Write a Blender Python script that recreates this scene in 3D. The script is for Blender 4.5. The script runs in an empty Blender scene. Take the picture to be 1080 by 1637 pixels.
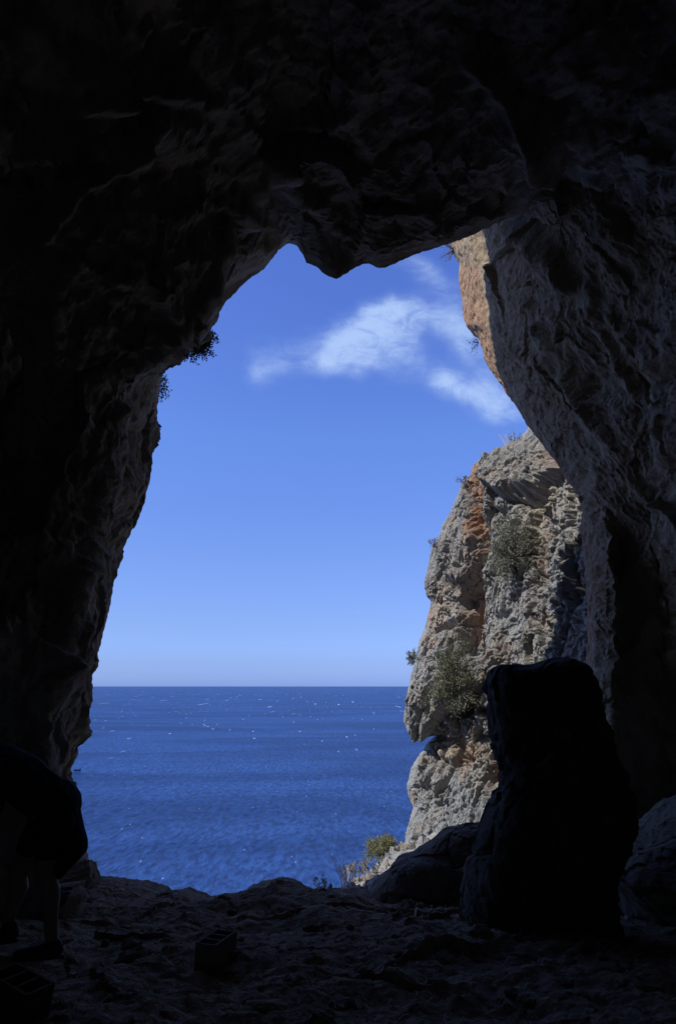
import bpy, math, random
import numpy as np
from mathutils import Vector, Matrix

random.seed(4)
RNG = np.random.default_rng(11)
SC = bpy.context.scene
COL = SC.collection
R = math.radians

# ------------------------------------------------------------------ camera
PITCH = R(14.3)
CAMZ = 1.6
F = 1091.0                      # focal length in pixels of the 1080 x 1637 photograph
cam_d = bpy.data.cameras.new('camera')
cam = bpy.data.objects.new('camera', cam_d)
COL.objects.link(cam)
cam.location = (0, 0, CAMZ)
cam.rotation_euler = (R(90) + PITCH, 0, 0)
cam_d.sensor_fit = 'VERTICAL'
cam_d.sensor_height = 36.0
cam_d.lens = 24.0
cam_d.clip_start = 0.05
cam_d.clip_end = 120000
SC.camera = cam

# ------------------------------------------------------------------ light
SUN_DIR = Vector((-0.665, -0.225, 0.722)).normalized()      # towards the sun: high on the left, a little behind
SUN_EL = math.asin(SUN_DIR.z)
SUN_AZ = math.atan2(SUN_DIR.x, SUN_DIR.y)
sun_d = bpy.data.lights.new('sun', 'SUN')
sun_d.energy = 4.7
sun_d.angle = R(0.5)
sun_d.color = (1.0, 0.965, 0.91)
sun = bpy.data.objects.new('sun', sun_d)
COL.objects.link(sun)
sun.location = (-30, -8, 40)
sun.rotation_euler = (-SUN_DIR).to_track_quat('-Z', 'Y').to_euler()

world = bpy.data.worlds.new('World')
SC.world = world
world.use_nodes = True
SC.view_settings.view_transform = 'Standard'
SC.view_settings.look = 'None'
SC.view_settings.gamma = 1.0
SC.view_settings.use_curve_mapping = False
SC.view_settings.exposure = 0.0
SC.cycles.use_denoising = True
SC.cycles.max_bounces = 8
SC.cycles.diffuse_bounces = 5


class NT:
    """small helper round a node tree"""
    def __init__(self, tree):
        self.t = tree
        for n in list(tree.nodes):
            tree.nodes.remove(n)

    def n(self, kind, **kw):
        nd = self.t.nodes.new(kind)
        for k, v in kw.items():
            setattr(nd, k, v)
        return nd

    def put(self, sock, v):
        if isinstance(v, bpy.types.NodeSocket):
            self.t.links.new(v, sock)
        elif v is not None:
            sock.default_value = v

    def math(self, op, a, b=None, c=None, clamp=False):
        nd = self.n('ShaderNodeMath', operation=op)
        nd.use_clamp = clamp
        self.put(nd.inputs[0], a)
        if b is not None:
            self.put(nd.inputs[1], b)
        if c is not None:
            self.put(nd.inputs[2], c)
        return nd.outputs[0]

    def mix(self, f, a, b, blend='MIX'):
        nd = self.n('ShaderNodeMixRGB', blend_type=blend)
        self.put(nd.inputs[0], f)
        self.put(nd.inputs[1], a)
        self.put(nd.inputs[2], b)
        return nd.outputs[0]

    def noise(self, vec, scale, detail=5, rough=0.55, dist=0.0):
        nd = self.n('ShaderNodeTexNoise')
        self.put(nd.inputs['Vector'], vec)
        nd.inputs['Scale'].default_value = scale
        nd.inputs['Detail'].default_value = detail
        nd.inputs['Roughness'].default_value = rough
        nd.inputs['Distortion'].default_value = dist
        return nd.outputs['Fac']

    def ramp(self, f, a, b, smooth=True):
        nd = self.n('ShaderNodeMapRange')
        nd.interpolation_type = 'SMOOTHSTEP' if smooth else 'LINEAR'
        self.put(nd.inputs[0], f)
        nd.inputs[1].default_value = a
        nd.inputs[2].default_value = b
        return nd.outputs[0]

    def mapping(self, vec, scale=(1, 1, 1), rot=(0, 0, 0)):
        nd = self.n('ShaderNodeMapping')
        self.put(nd.inputs[0], vec)
        nd.inputs['Scale'].default_value = scale
        nd.inputs['Rotation'].default_value = rot
        return nd.outputs[0]

    def attr(self, name):
        nd = self.n('ShaderNodeAttribute', attribute_name=name)
        return nd.outputs['Fac']


def col(r, g, b):
    return (r, g, b, 1.0)


# ------------------------------------------------------------------ projection helpers (design coordinates -> metres)
CP, SP = math.cos(PITCH), math.sin(PITCH)


def W(px, py, d):
    px = np.asarray(px, float); py = np.asarray(py, float); d = np.asarray(d, float)
    xr = (px - 540) / F
    yr = (818.5 - py) / F
    t = d / (CP - yr * SP)
    return np.stack(np.broadcast_arrays(t * xr, d, CAMZ + t * (SP + yr * CP)), -1)


def proj(P):
    x, y, z = P[..., 0], P[..., 1], P[..., 2] - CAMZ
    f = y * CP + z * SP
    f = np.where(f < 0.05, 0.05, f)
    u = -y * SP + z * CP
    return 540 + F * x / f, 818.5 - F * u / f


def V(px, py, d):
    return Vector([float(c) for c in W(px, py, d)])


# ------------------------------------------------------------------ the sky
def build_world():
    t = NT(world.node_tree)
    sky = t.n('ShaderNodeTexSky', sky_type='NISHITA')
    sky.sun_disc = False
    sky.sun_elevation = SUN_EL
    sky.sun_rotation = SUN_AZ
    sky.air_density = 1.0
    sky.dust_density = 0.6
    sky.ozone_density = 2.2
    sky.altitude = 60
    tc = t.n('ShaderNodeTexCoord')
    sep = t.n('ShaderNodeSeparateXYZ')
    t.put(sep.inputs[0], tc.outputs['Generated'])
    dy = t.math('MAXIMUM', sep.outputs[1], 0.02)
    u = t.math('DIVIDE', sep.outputs[0], dy)
    v = t.math('DIVIDE', sep.outputs[2], dy)
    comb = t.n('ShaderNodeCombineXYZ')
    t.put(comb.inputs[0], u); t.put(comb.inputs[1], v)
    uv = comb.outputs[0]
    warp = t.n('ShaderNodeTexNoise'); t.put(warp.inputs['Vector'], uv)
    warp.inputs['Scale'].default_value = 6; warp.inputs['Detail'].default_value = 6
    off = t.n('ShaderNodeVectorMath', operation='MULTIPLY_ADD')
    t.put(off.inputs[0], warp.outputs['Color']); off.inputs[1].default_value = (.16, .12, 0); off.inputs[2].default_value = (-.08, -.06, 0)
    add = t.n('ShaderNodeVectorMath', operation='ADD')
    t.put(add.inputs[0], uv); t.put(add.inputs[1], off.outputs[0])
    s2 = t.n('ShaderNodeSeparateXYZ'); t.put(s2.inputs[0], add.outputs[0])
    total = None
    # (px, py, rx, ry, tilt deg, strength): soft masses of the one cloud bank
    for px, py, rx, ry, tilt, a in [(558, 548, 70, 32, 14, 1.0), (612, 512, 46, 22, 22, .95), (640, 545, 34, 40, 0, .7), (690, 512, 52, 20, -6, .85), (752, 520, 40, 40, 0, .75),
                                    (590, 575, 22, 20, 0, .6), (518, 560, 36, 20, 10, .75), (748, 612, 64, 26, -10, 1.05), (706, 598, 26, 20, -20, .6), (421, 574, 30, 36, 10, .8), (470, 535, 34, 18, 20, .3), (680, 440, 62, 30, -40, .72), (815, 640, 50, 20, 0, .6), (800, 560, 40, 50, 0, .4)]:
        p = W(px, py, 1.0); q = W(px + rx, py, 1.0); s = W(px, py - ry, 1.0)
        u0, v0 = p[0], p[2] - CAMZ
        ru, rv = q[0] - p[0], s[2] - p[2]
        ct, st = math.cos(R(tilt)), math.sin(R(tilt))
        du = t.math('SUBTRACT', s2.outputs[0], float(u0))
        dv = t.math('SUBTRACT', s2.outputs[1], float(v0))
        a1 = t.math('ADD', t.math('MULTIPLY', du, ct / ru), t.math('MULTIPLY', dv, st / ru))
        b1 = t.math('ADD', t.math('MULTIPLY', du, -st / rv), t.math('MULTIPLY', dv, ct / rv))
        r2 = t.math('ADD', t.math('MULTIPLY', a1, a1), t.math('MULTIPLY', b1, b1))
        g = t.math('MULTIPLY', t.math('POWER', 2.718, t.math('MULTIPLY', r2, -0.9)), a)
        total = g if total is None else t.math('ADD', total, g)
    fb = t.noise(t.mapping(uv, (1, 1.2, 1), (0, 0, -.35)), 9, 10, 0.62, 0.5)
    fb2 = t.noise(t.mapping(uv, (.75, 1.3, 1), (0, 0, .45)), 26, 9, 0.66, 1.2)
    f = t.math('ADD', t.math('MULTIPLY', t.math('SUBTRACT', fb, .5), 1.9), t.math('MULTIPLY', t.math('SUBTRACT', fb2, .5), 1.35))
    m = t.math('MULTIPLY', total, t.math('ADD', f, .92))
    m = t.ramp(m, 0.08, 1.45)
    m = t.math('MULTIPLY', m, 0.85, clamp=True)
    front = t.math('GREATER_THAN', sep.outputs[1], 0.05)
    m = t.math('MULTIPLY', m, front)
    hs = t.n('ShaderNodeHueSaturation')
    hs.inputs['Hue'].default_value = 0.515
    hs.inputs['Saturation'].default_value = 1.12
    hs.inputs['Value'].default_value = 1.0
    t.put(hs.inputs['Color'], sky.outputs[0])
    tint = t.mix(1.0, hs.outputs[0], col(0.95, 0.97, 1.16), 'MULTIPLY')
    # clean sea air: bluer and brighter low down than the stock sky
    ramp = t.n('ShaderNodeValToRGB')
    t.put(ramp.inputs[0], t.math('MAXIMUM', sep.outputs[2], 0.0))
    cr = ramp.color_ramp
    stops = [(0.0, (.64, .96, 2.27)), (.012, (.64, .93, 2.05)), (.031, (.66, .89, 1.73)), (.085, (.80, .97, 1.43)), (.174, (1.02, 1.18, 1.46)), (.35, (1.28, 1.54, 1.77)), (.53, (1.30, 1.54, 1.88))]
    while len(cr.elements) < len(stops):
        cr.elements.new(.5)
    for e, (pos, c3) in zip(cr.elements, stops):
        e.position = pos
        e.color = tuple(v / 2.5 for v in c3) + (1,)
    tint = t.mix(1.0, tint, ramp.outputs[0], 'MULTIPLY')
    tint = t.mix(1.0, tint, col(2.5, 2.5, 2.5), 'MULTIPLY')
    c = t.mix(m, tint, col(4.7, 6.4, 10.0))
    bg = t.n('ShaderNodeBackground')
    t.put(bg.inputs['Color'], c)
    bg.inputs['Strength'].default_value = 0.1
    out = t.n('ShaderNodeOutputWorld')
    t.t.links.new(bg.outputs[0], out.inputs[0])


build_world()


# ------------------------------------------------------------------ numeric noise
def _h(ix, iy, iz, seed):
    with np.errstate(over='ignore'):
        h = (ix.astype(np.uint32) * np.uint32(374761393) + iy.astype(np.uint32) * np.uint32(668265263)
             + iz.astype(np.uint32) * np.uint32(2246822519) + np.uint32(seed * 3266489917 & 0xffffffff))
        h = (h ^ (h >> np.uint32(13))) * np.uint32(1274126177)
        h = (h ^ (h >> np.uint32(15))) * np.uint32(2246822519)
        return h ^ (h >> np.uint32(16))


def perlin(P, seed=0):
    I = np.floor(P).astype(np.int64)
    f = (P - I).astype(np.float32)
    w = f * f * f * (f * (f * 6 - 15) + 10)
    out = 0
    for dx in (0, 1):
        for dy in (0, 1):
            for dz in (0, 1):
                h = _h(I[..., 0] + dx, I[..., 1] + dy, I[..., 2] + dz, seed)
                gx = (h & np.uint32(1023)).astype(np.float32) / 511.5 - 1
                gy = ((h >> np.uint32(10)) & np.uint32(1023)).astype(np.float32) / 511.5 - 1
                gz = ((h >> np.uint32(20)) & np.uint32(1023)).astype(np.float32) / 511.5 - 1
                g = gx * (f[..., 0] - dx) + gy * (f[..., 1] - dy) + gz * (f[..., 2] - dz)
                wx = w[..., 0] if dx else 1 - w[..., 0]
                wy = w[..., 1] if dy else 1 - w[..., 1]
                wz = w[..., 2] if dz else 1 - w[..., 2]
                out = out + g * wx * wy * wz
    return out


def fbm(P, scale, octv=5, seed=0, gain=0.5, ridged=False, stretch=(1, 1, 1)):
    Q = P * (np.array(stretch) * scale)
    a, s, tot = 1.0, 0.0, 0.0
    for k in range(octv):
        n = perlin(Q, seed + k * 17)
        if ridged:
            n = 0.5 - np.abs(n) * 1.6
        s = s + a * n
        tot += a
        a *= gain
        Q = Q * 2.03 + 7.1
    return s / tot


def voro(P, scale, seed=0, stretch=(1, 1, 1)):
    """F1, F2, a random number and a random tilt term of the nearest cell"""
    Q = P * (np.array(stretch) * scale)
    I = np.floor(Q).astype(np.int64)
    f = (Q - I).astype(np.float32)
    sh = Q.shape[:-1]
    F1 = np.full(sh, 9.0, np.float32); F2 = np.full(sh, 9.0, np.float32)
    rnd = np.zeros(sh, np.float32); tl = np.zeros(sh, np.float32)
    for dx in (-1, 0, 1):
        for dy in (-1, 0, 1):
            for dz in (-1, 0, 1):
                h = _h(I[..., 0] + dx, I[..., 1] + dy, I[..., 2] + dz, seed)
                jx = (h & np.uint32(1023)).astype(np.float32) / 1023
                jy = ((h >> np.uint32(10)) & np.uint32(1023)).astype(np.float32) / 1023
                jz = ((h >> np.uint32(20)) & np.uint32(1023)).astype(np.float32) / 1023
                ex, ey, ez = f[..., 0] - dx - jx, f[..., 1] - dy - jy, f[..., 2] - dz - jz
                d = np.sqrt(ex * ex + ey * ey + ez * ez)
                near = d < F1
                F2 = np.where(near, F1, np.minimum(F2, d))
                F1 = np.where(near, d, F1)
                h2 = _h(I[..., 0] + dx, I[..., 1] + dy, I[..., 2] + dz, seed + 91)
                r = (h2 & np.uint32(255)).astype(np.float32) / 255
                ta = ((h2 >> np.uint32(8)) & np.uint32(255)).astype(np.float32) / 127.5 - 1
                tb = ((h2 >> np.uint32(16)) & np.uint32(255)).astype(np.float32) / 127.5 - 1
                rnd = np.where(near, r, rnd)
                tl = np.where(near, ta * ex + tb * ez + (ta - tb) * .5 * ey, tl)
    return F1, F2, rnd, tl


def warp(P, scale, amp, seed):
    return P + amp * np.stack([fbm(P, scale, 3, seed + i * 5) for i in range(3)], -1)


def sstep(a, b, x):
    t = np.clip((x - a) / (b - a), 0, 1)
    return t * t * (3 - 2 * t)


def dist_poly(px, py, pts):
    """distance in design pixels to a polyline, and the side (positive = right / below when walking along it)"""
    best = np.full(px.shape, 1e9); side = np.zeros(px.shape)
    for (x0, y0), (x1, y1) in zip(pts[:-1], pts[1:]):
        dx, dy = x1 - x0, y1 - y0
        t = np.clip(((px - x0) * dx + (py - y0) * dy) / (dx * dx + dy * dy), 0, 1)
        ex, ey = px - x0 - t * dx, py - y0 - t * dy
        d = np.hypot(ex, ey)
        s = np.sign(dx * (py - y0) - dy * (px - x0))
        m = d < best
        best = np.where(m, d, best); side = np.where(m, s, side)
    return best, side


def gsmooth(a, sig, axis=0):
    if sig <= 0:
        return a
    r = int(3 * sig) + 1
    k = np.exp(-0.5 * (np.arange(-r, r + 1) / sig) ** 2); k /= k.sum()
    pad = [(0, 0)] * a.ndim; pad[axis] = (r, r)
    b = np.pad(a, pad, mode='edge')
    out = np.zeros_like(a, dtype=float)
    n = a.shape[axis]
    for i, w in enumerate(k):
        out += w * np.take(b, np.arange(i, i + n), axis=axis)
    return out


def grid_normals(G):
    du = np.gradient(G, axis=0); dv = np.gradient(G, axis=1)
    n = np.cross(du, dv)
    return n / (np.linalg.norm(n, axis=-1, keepdims=True) + 1e-9)


# ------------------------------------------------------------------ objects
def tag(o, label=None, cat=None, group=None, kind=None):
    if label: o['label'] = label
    if cat: o['category'] = cat
    if group: o['group'] = group
    if kind: o['kind'] = kind
    return o


def thing(name, label, cat, loc=(0, 0, 0), group=None):
    o = bpy.data.objects.new(name, None)
    COL.objects.link(o)
    o.location = loc
    o.empty_display_size = 0.2
    return tag(o, label, cat, group)


def link(name, me, mat, parent=None):
    o = bpy.data.objects.new(name, me)
    COL.objects.link(o)
    if mat:
        me.materials.append(mat)
    if parent:
        o.parent = parent
        o.matrix_parent_inverse = Matrix.Translation(parent.location).inverted()
    return o


def raw_mesh(name, co, faces, smooth=True):
    """co (n,3), faces (m,k) arrays"""
    me = bpy.data.meshes.new(name)
    co = np.ascontiguousarray(co, np.float32); faces = np.ascontiguousarray(faces, np.int32)
    me.vertices.add(len(co)); me.vertices.foreach_set('co', co.ravel())
    k = faces.shape[1]
    me.loops.add(faces.size); me.loops.foreach_set('vertex_index', faces.ravel())
    me.polygons.add(len(faces))
    me.polygons.foreach_set('loop_start', np.arange(0, faces.size, k, dtype=np.int32))
    me.polygons.foreach_set('loop_total', np.full(len(faces), k, np.int32))
    me.polygons.foreach_set('use_smooth', np.full(len(faces), smooth, bool))
    me.update(calc_edges=True)
    return me


def grid_mesh(name, G, attrs=None, closed=False, flip=False):
    n, m = G.shape[:2]
    idx = np.arange(n * m).reshape(n, m)
    if closed:
        nx = np.roll(idx, -1, axis=0)
        a, b, c, d = idx[:, :-1], nx[:, :-1], nx[:, 1:], idx[:, 1:]
    else:
        a, b, c, d = idx[:-1, :-1], idx[1:, :-1], idx[1:, 1:], idx[:-1, 1:]
    q = np.stack([a, b, c, d], -1).reshape(-1, 4)
    if flip:
        q = q[:, ::-1]
    me = raw_mesh(name, G.reshape(-1, 3), q)
    for k, v in (attrs or {}).items():
        at = me.attributes.new(k, 'FLOAT', 'POINT')
        at.data.foreach_set('value', np.ascontiguousarray(v, np.float32).ravel())
    return me


# ------------------------------------------------------------------ materials
def new_mat(name):
    m = bpy.data.materials.new(name)
    m.use_nodes = True
    return m, NT(m.node_tree)


def finish(t, base, rough=0.9, bump=None, bump_strength=0.6, bump_dist=0.02, spec=0.25):
    p = t.n('ShaderNodeBsdfPrincipled')
    t.put(p.inputs['Base Color'], base)
    t.put(p.inputs['Roughness'], rough)
    p.inputs['Specular IOR Level'].default_value = spec
    if bump is not None:
        b = t.n('ShaderNodeBump')
        b.inputs['Strength'].default_value = bump_strength
        b.inputs['Distance'].default_value = bump_dist
        t.put(b.inputs['Height'], bump)
        t.t.links.new(b.outputs[0], p.inputs['Normal'])
    o = t.n('ShaderNodeOutputMaterial')
    t.t.links.new(p.outputs[0], o.inputs[0])
    return p


def rock_material(name, grey, brown, dark, use_attr=False, fine=1.0, streak=(1.0, 1.0, 0.25)):
    m, t = new_mat(name)
    tc = t.n('ShaderNodeTexCoord').outputs['Object']
    big = t.noise(tc, 0.9, 5, 0.6, 0.4)
    st = t.noise(t.mapping(tc, streak, (0, .25, 0)), 5.0, 7, 0.65, 0.6)
    mid = t.noise(tc, 7.0, 8, 0.68, 0.2)
    fin = t.noise(tc, 46.0 * fine, 6, 0.7)
    c = t.mix(t.ramp(big, .38, .62), grey, brown)
    c = t.mix(t.math('MULTIPLY', t.ramp(st, .50, .66), .65), c, dark)
    c = t.mix(t.math('MULTIPLY', t.ramp(mid, .53, .72), .55), c, tuple(min(1, x * 1.55) for x in grey[:3]) + (1,))
    if use_attr:
        rust = t.attr('rust'); pale = t.attr('pale')
        rn = t.math('MULTIPLY', rust, t.ramp(t.noise(tc, 4.5, 8, .7, .5), .30, .62), clamp=True)
        rc = t.mix(t.ramp(t.noise(tc, 9, 4), .4, .65), col(.36, .225, .135), col(.275, .135, .075))
        c = t.mix(rn, c, rc)
        c = t.mix(t.math('MULTIPLY', pale, t.ramp(mid, .38, .60), clamp=True), c, col(.42, .36, .27))
    c = t.mix(t.math('MULTIPLY', t.ramp(fin, .56, .70), .5), c, tuple(x * .55 for x in dark[:3]) + (1,))
    c = t.mix(t.math('MULTIPLY', t.ramp(fin, .44, .32), .35), c, tuple(min(1, x * 1.7) for x in grey[:3]) + (1,))
    vo = t.n('ShaderNodeTexVoronoi'); t.put(vo.inputs['Vector'], tc); vo.inputs['Scale'].default_value = 17 * fine
    pits = t.ramp(vo.outputs['Distance'], 0.0, 0.32)
    h = t.math('ADD', t.math('MULTIPLY', mid, 1.2), t.math('MULTIPLY', fin, .55))
    h = t.math('ADD', h, t.math('MULTIPLY', pits, .35))
    finish(t, c, .92, h, .85, 0.045, .15)
    return m


M = {}
M['cliff'] = rock_material('cliff rock', col(.262, .272, .268), col(.268, .257, .237), col(.085, .087, .088), True)
M['vault'] = rock_material('vault rock', col(.35, .305, .24), col(.35, .29, .215), col(.16, .14, .112), True, .8)
M['cave'] = rock_material('cave rock', col(.36, .29, .195), col(.355, .27, .17), col(.16, .13, .092), True, .8)
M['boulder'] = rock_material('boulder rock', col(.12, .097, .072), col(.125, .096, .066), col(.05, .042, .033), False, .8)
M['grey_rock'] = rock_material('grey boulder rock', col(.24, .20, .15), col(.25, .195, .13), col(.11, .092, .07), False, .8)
M['floor'] = rock_material('floor earth', col(.44, .33, .21), col(.42, .305, .185), col(.16, .118, .078), False, 1.2, (1, 1, 1))


def simple(name, c, rough=.8, scale=30, var=.25, bump=.3, spec=.3):
    m, t = new_mat(name)
    tc = t.n('ShaderNodeTexCoord').outputs['Object']
    n = t.noise(tc, scale, 4)
    cc = t.mix(n, tuple(x * (1 - var) for x in c[:3]) + (1,), tuple(min(1, x * (1 + var)) for x in c[:3]) + (1,))
    finish(t, cc, rough, n, bump, .01, spec)
    return m


def leaf_mat(name, a, b):
    m, t = new_mat(name)
    r = t.attr('shade')
    c = t.mix(r, a, b)
    p = t.n('ShaderNodeBsdfPrincipled')
    t.put(p.inputs['Base Color'], c); p.inputs['Roughness'].default_value = .7
    p.inputs['Specular IOR Level'].default_value = .2
    tr = t.n('ShaderNodeBsdfTranslucent'); t.put(tr.inputs[0], c)
    mx = t.n('ShaderNodeMixShader'); mx.inputs[0].default_value = .25
    t.t.links.new(p.outputs[0], mx.inputs[1]); t.t.links.new(tr.outputs[0], mx.inputs[2])
    o = t.n('ShaderNodeOutputMaterial'); t.t.links.new(mx.outputs[0], o.inputs[0])
    return m


M['leaf_grey'] = leaf_mat('grey green leaf', col(.11, .118, .08), col(.29, .295, .215))
M['leaf_green'] = leaf_mat('olive leaf', col(.075, .085, .045), col(.25, .255, .15))
M['leaf_yellow'] = leaf_mat('yellow green leaf', col(.12, .125, .055), col(.34, .33, .18))
M['leaf_dark'] = leaf_mat('dark leaf', col(.03, .035, .02), col(.075, .08, .045))
M['leaf_dry'] = leaf_mat('dry leaf', col(.15, .13, .09), col(.30, .27, .20))
M['straw'] = leaf_mat('straw', col(.36, .31, .20), col(.70, .64, .48))
M['twig'] = simple('twig bark', (.14, .12, .10), .9, 40)
M['deadwood'] = simple('bleached dead wood', (.30, .27, .235), .9, 40)
M['skin'] = simple('skin', (.24, .15, .105), .55, 20, .08, .05, .4)
M['cloth'] = simple('black cloth', (.012, .012, .014), .95, 120, .3, .4, .1)
M['jacket'] = simple('dark jacket cloth', (.016, .016, .020), .9, 90, .3, .4, .15)
M['shoe'] = simple('dark shoe', (.02, .018, .018), .7, 60, .3, .2)
M['sole'] = simple('shoe sole', (.06, .055, .05), .8, 60, .2, .2)
M['hair'] = simple('dark hair', (.02, .014, .01), .6, 80)
M['clay'] = simple('fired clay', (.16, .075, .048), .9, 60, .3, .5)
M['cement'] = simple('cement block', (.20, .165, .13), .95, 60, .3, .5)
M['hull'] = simple('dark hull paint', (.02, .025, .035), .5, 3)
M['plank'] = simple('boat wood', (.10, .08, .06), .7, 3)


def sea_material():
    m, t = new_mat('sea water')
    tc = t.n('ShaderNodeTexCoord').outputs['Object']
    w1 = t.noise(t.mapping(tc, (1, .55, 1), (0, 0, .25)), .075, 6, .62, .3)      # swell
    w2 = t.noise(t.mapping(tc, (1, .33, 1), (0, 0, -.10)), .55, 7, .65, .3)      # wind waves
    w3 = t.noise(t.mapping(tc, (1, .45, 1), (0, 0, .2)), 2.2, 5, .6, .2)         # ripples
    h = t.math('ADD', t.math('MULTIPLY', w1, 5.0), t.math('MULTIPLY', w2, 2.4))
    h = t.math('ADD', h, t.math('MULTIPLY', w3, .45))
    patch = t.noise(t.mapping(tc, (.35, 1, 1), (0, 0, .12)), .012, 5, .55, .8)
    c = t.mix(t.ramp(patch, .40, .62), col(.008, .029, .105), col(.018, .055, .175))
    c = t.mix(t.ramp(w2, .34, .66), t.mix(1.0, c, col(.55, .58, .66), 'MULTIPLY'), t.mix(1.0, c, col(2.0, 1.9, 1.75), 'MULTIPLY'))  # wave light put into the colour: troughs darkened, crests lightened as if translucent
    bump = t.n('ShaderNodeBump'); bump.inputs['Strength'].default_value = 1.0; bump.inputs['Distance'].default_value = .55
    t.put(bump.inputs['Height'], h)
    dif = t.n('ShaderNodeBsdfDiffuse'); t.put(dif.inputs[0], c); t.t.links.new(bump.outputs[0], dif.inputs['Normal'])
    gl = t.n('ShaderNodeBsdfGlossy'); gl.inputs['Roughness'].default_value = .15
    gl.inputs[0].default_value = col(.46, .53, .64)
    t.t.links.new(bump.outputs[0], gl.inputs['Normal'])
    fr = t.n('ShaderNodeFresnel'); fr.inputs['IOR'].default_value = 1.33
    t.t.links.new(bump.outputs[0], fr.inputs['Normal'])
    fac = t.math('MINIMUM', t.math('MULTIPLY', fr.outputs[0], .85), .47)
    mx = t.n('ShaderNodeMixShader'); t.put(mx.inputs[0], fac)
    t.t.links.new(dif.outputs[0], mx.inputs[1]); t.t.links.new(gl.outputs[0], mx.inputs[2])
    # whitecaps: small breaking crests, gathered in wind streaks
    gate = t.noise(t.mapping(tc, (.6, .4, 1)), .03, 3, .5)

    def caps(sx, sy, rot, size, lo, hi, keep):
        vo = t.n('ShaderNodeTexVoronoi')
        t.put(vo.inputs['Vector'], t.mapping(tc, (sx, sy, 1), (0, 0, rot)))
        vo.inputs['Scale'].default_value = 1.0
        sc_ = t.n('ShaderNodeSeparateColor'); t.put(sc_.inputs[0], vo.outputs['Color'])
        dot = t.ramp(vo.outputs['Distance'], size, size * .4)
        pick = t.math('GREATER_THAN', t.math('ADD', sc_.outputs[0], t.math('MULTIPLY', gate, .35)), keep)
        zone = t.math('MULTIPLY', t.ramp(sep.outputs[1], lo[0], lo[1]), t.ramp(sep.outputs[1], hi[1], hi[0]))
        return t.math('MULTIPLY', t.math('MULTIPLY', dot, pick), zone)
    sep = t.n('ShaderNodeSeparateXYZ'); t.put(sep.inputs[0], tc)
    foam = t.math('MULTIPLY', caps(.55, .12, .2, .16, (50, 100), (500, 800), 1.09), .6)
    foam2 = t.math('MAXIMUM', caps(.14, .02, .1, .17, (350, 800), (2500, 5000), .93), caps(.05, .0030, .05, .19, (1000, 2000), (12000, 20000), .80))
    foam = t.math('MAXIMUM', foam, foam2)
    fd = t.n('ShaderNodeBsdfDiffuse'); fd.inputs[0].default_value = col(.62, .70, .80)
    mx2 = t.n('ShaderNodeMixShader'); t.put(mx2.inputs[0], t.math('MULTIPLY', foam, .62))
    t.t.links.new(mx.outputs[0], mx2.inputs[1]); t.t.links.new(fd.outputs[0], mx2.inputs[2])
    o = t.n('ShaderNodeOutputMaterial'); t.t.links.new(mx2.outputs[0], o.inputs[0])
    return m


M['sea'] = sea_material()

# ------------------------------------------------------------------ sea
SEA_Z = -45.0
S = 70000.0
sea = link('sea', raw_mesh('sea', np.array([[-S, -300, SEA_Z], [S, -300, SEA_Z], [S, S, SEA_Z], [-S, S, SEA_Z]]),
                           np.array([[0, 1, 2, 3]]), False), M['sea'])
tag(sea, kind='structure')

# ------------------------------------------------------------------ cave shell: left wall, vault and the hill above the mouth
A_PTS = [  # mouth edge (px, py, distance)
    (165, 1560, 8.8), (162, 1470, 8.8), (150, 1402, 8.8), (140, 1370, 8.84), (134, 1330, 8.89), (126, 1290, 8.94), (106, 1240, 9.0), (107, 1228, 9.02), (126, 1208, 9.05), (123, 1190, 9.08), (114, 1182, 9.1), (128, 1155, 9.14), (147, 1112, 9.21), (141, 1085, 9.25), (152, 1060, 9.31), (165, 1015, 9.42), (178, 960, 9.55), (185, 905, 9.74), (198, 872, 9.86), (222, 820, 9.98), (240, 770, 10.08), (241, 725, 10.18), (250, 680, 10.27), (252, 640, 10.35), (258, 600, 10.22), (272, 568, 10.12), (300, 556, 10.07), (330, 530, 9.91), (346, 505, 9.75), (360, 482, 9.6), (378, 463, 9.43), (398, 444, 9.26), (418, 430, 9.14), (434, 412, 9.01), (447, 396, 8.94), (459, 386, 8.9), (472, 390, 8.7), (482, 402, 8.5), (491, 418, 8.35), (505, 425, 8.25), (518, 438, 8.15), (538, 446, 8.1), (556, 434, 8.1), (575, 421, 8.1), (590, 419, 8.1), (601, 428, 8.1), (618, 427, 8.1), (640, 414, 8.1), (672, 402, 8.15), (700, 394, 8.2), (728, 385, 8.25), (757, 372, 8.3), (790, 358, 8.3), (830, 340, 8.2), (900, 322, 8.0), (990, 318, 7.7), (1090, 400, 7.4), (1200, 600, 7.3), (1270, 900, 7.2), (1270, 1250, 7.2), (1230, 1560, 7.2)]
B_PTS = [  # inner lip (px, py, distance, matching mouth vertex)
    (100, 1560, 6.55, 165, 1560), (96, 1400, 6.65, 150, 1402), (82, 1250, 6.75, 117, 1240), (80, 1180, 6.85, 127, 1182), (74, 1100, 6.85, 149, 1085), (104, 1010, 6.95, 165, 1015), (105, 935, 7.05, 178, 960), (131, 865, 7.15, 198, 872), (165, 750, 7.25, 246, 725), (181, 665, 7.35, 252, 640), (217, 590, 7.35, 272, 568), (263, 535, 7.35, 330, 530), (322, 450, 7.25, 378, 463), (372, 350, 7.05, 434, 412), (412, 285, 6.75, 459, 386), (470, 245, 6.9, 491, 418), (520, 240, 7.1, 538, 446), (600, 260, 7.0, 601, 428), (690, 260, 6.9, 700, 394), (790, 230, 6.7, 790, 358), (900, 230, 6.4, 900, 322), (1010, 230, 6.3, 990, 318), (1200, 350, 6.2, 1090, 400), (1350, 600, 6.1, 1200, 600), (1420, 900, 6.0, 1270, 900), (1402, 1250, 6.0, 1270, 1250), (1380, 1560, 6.0, 1230, 1560)]


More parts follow.
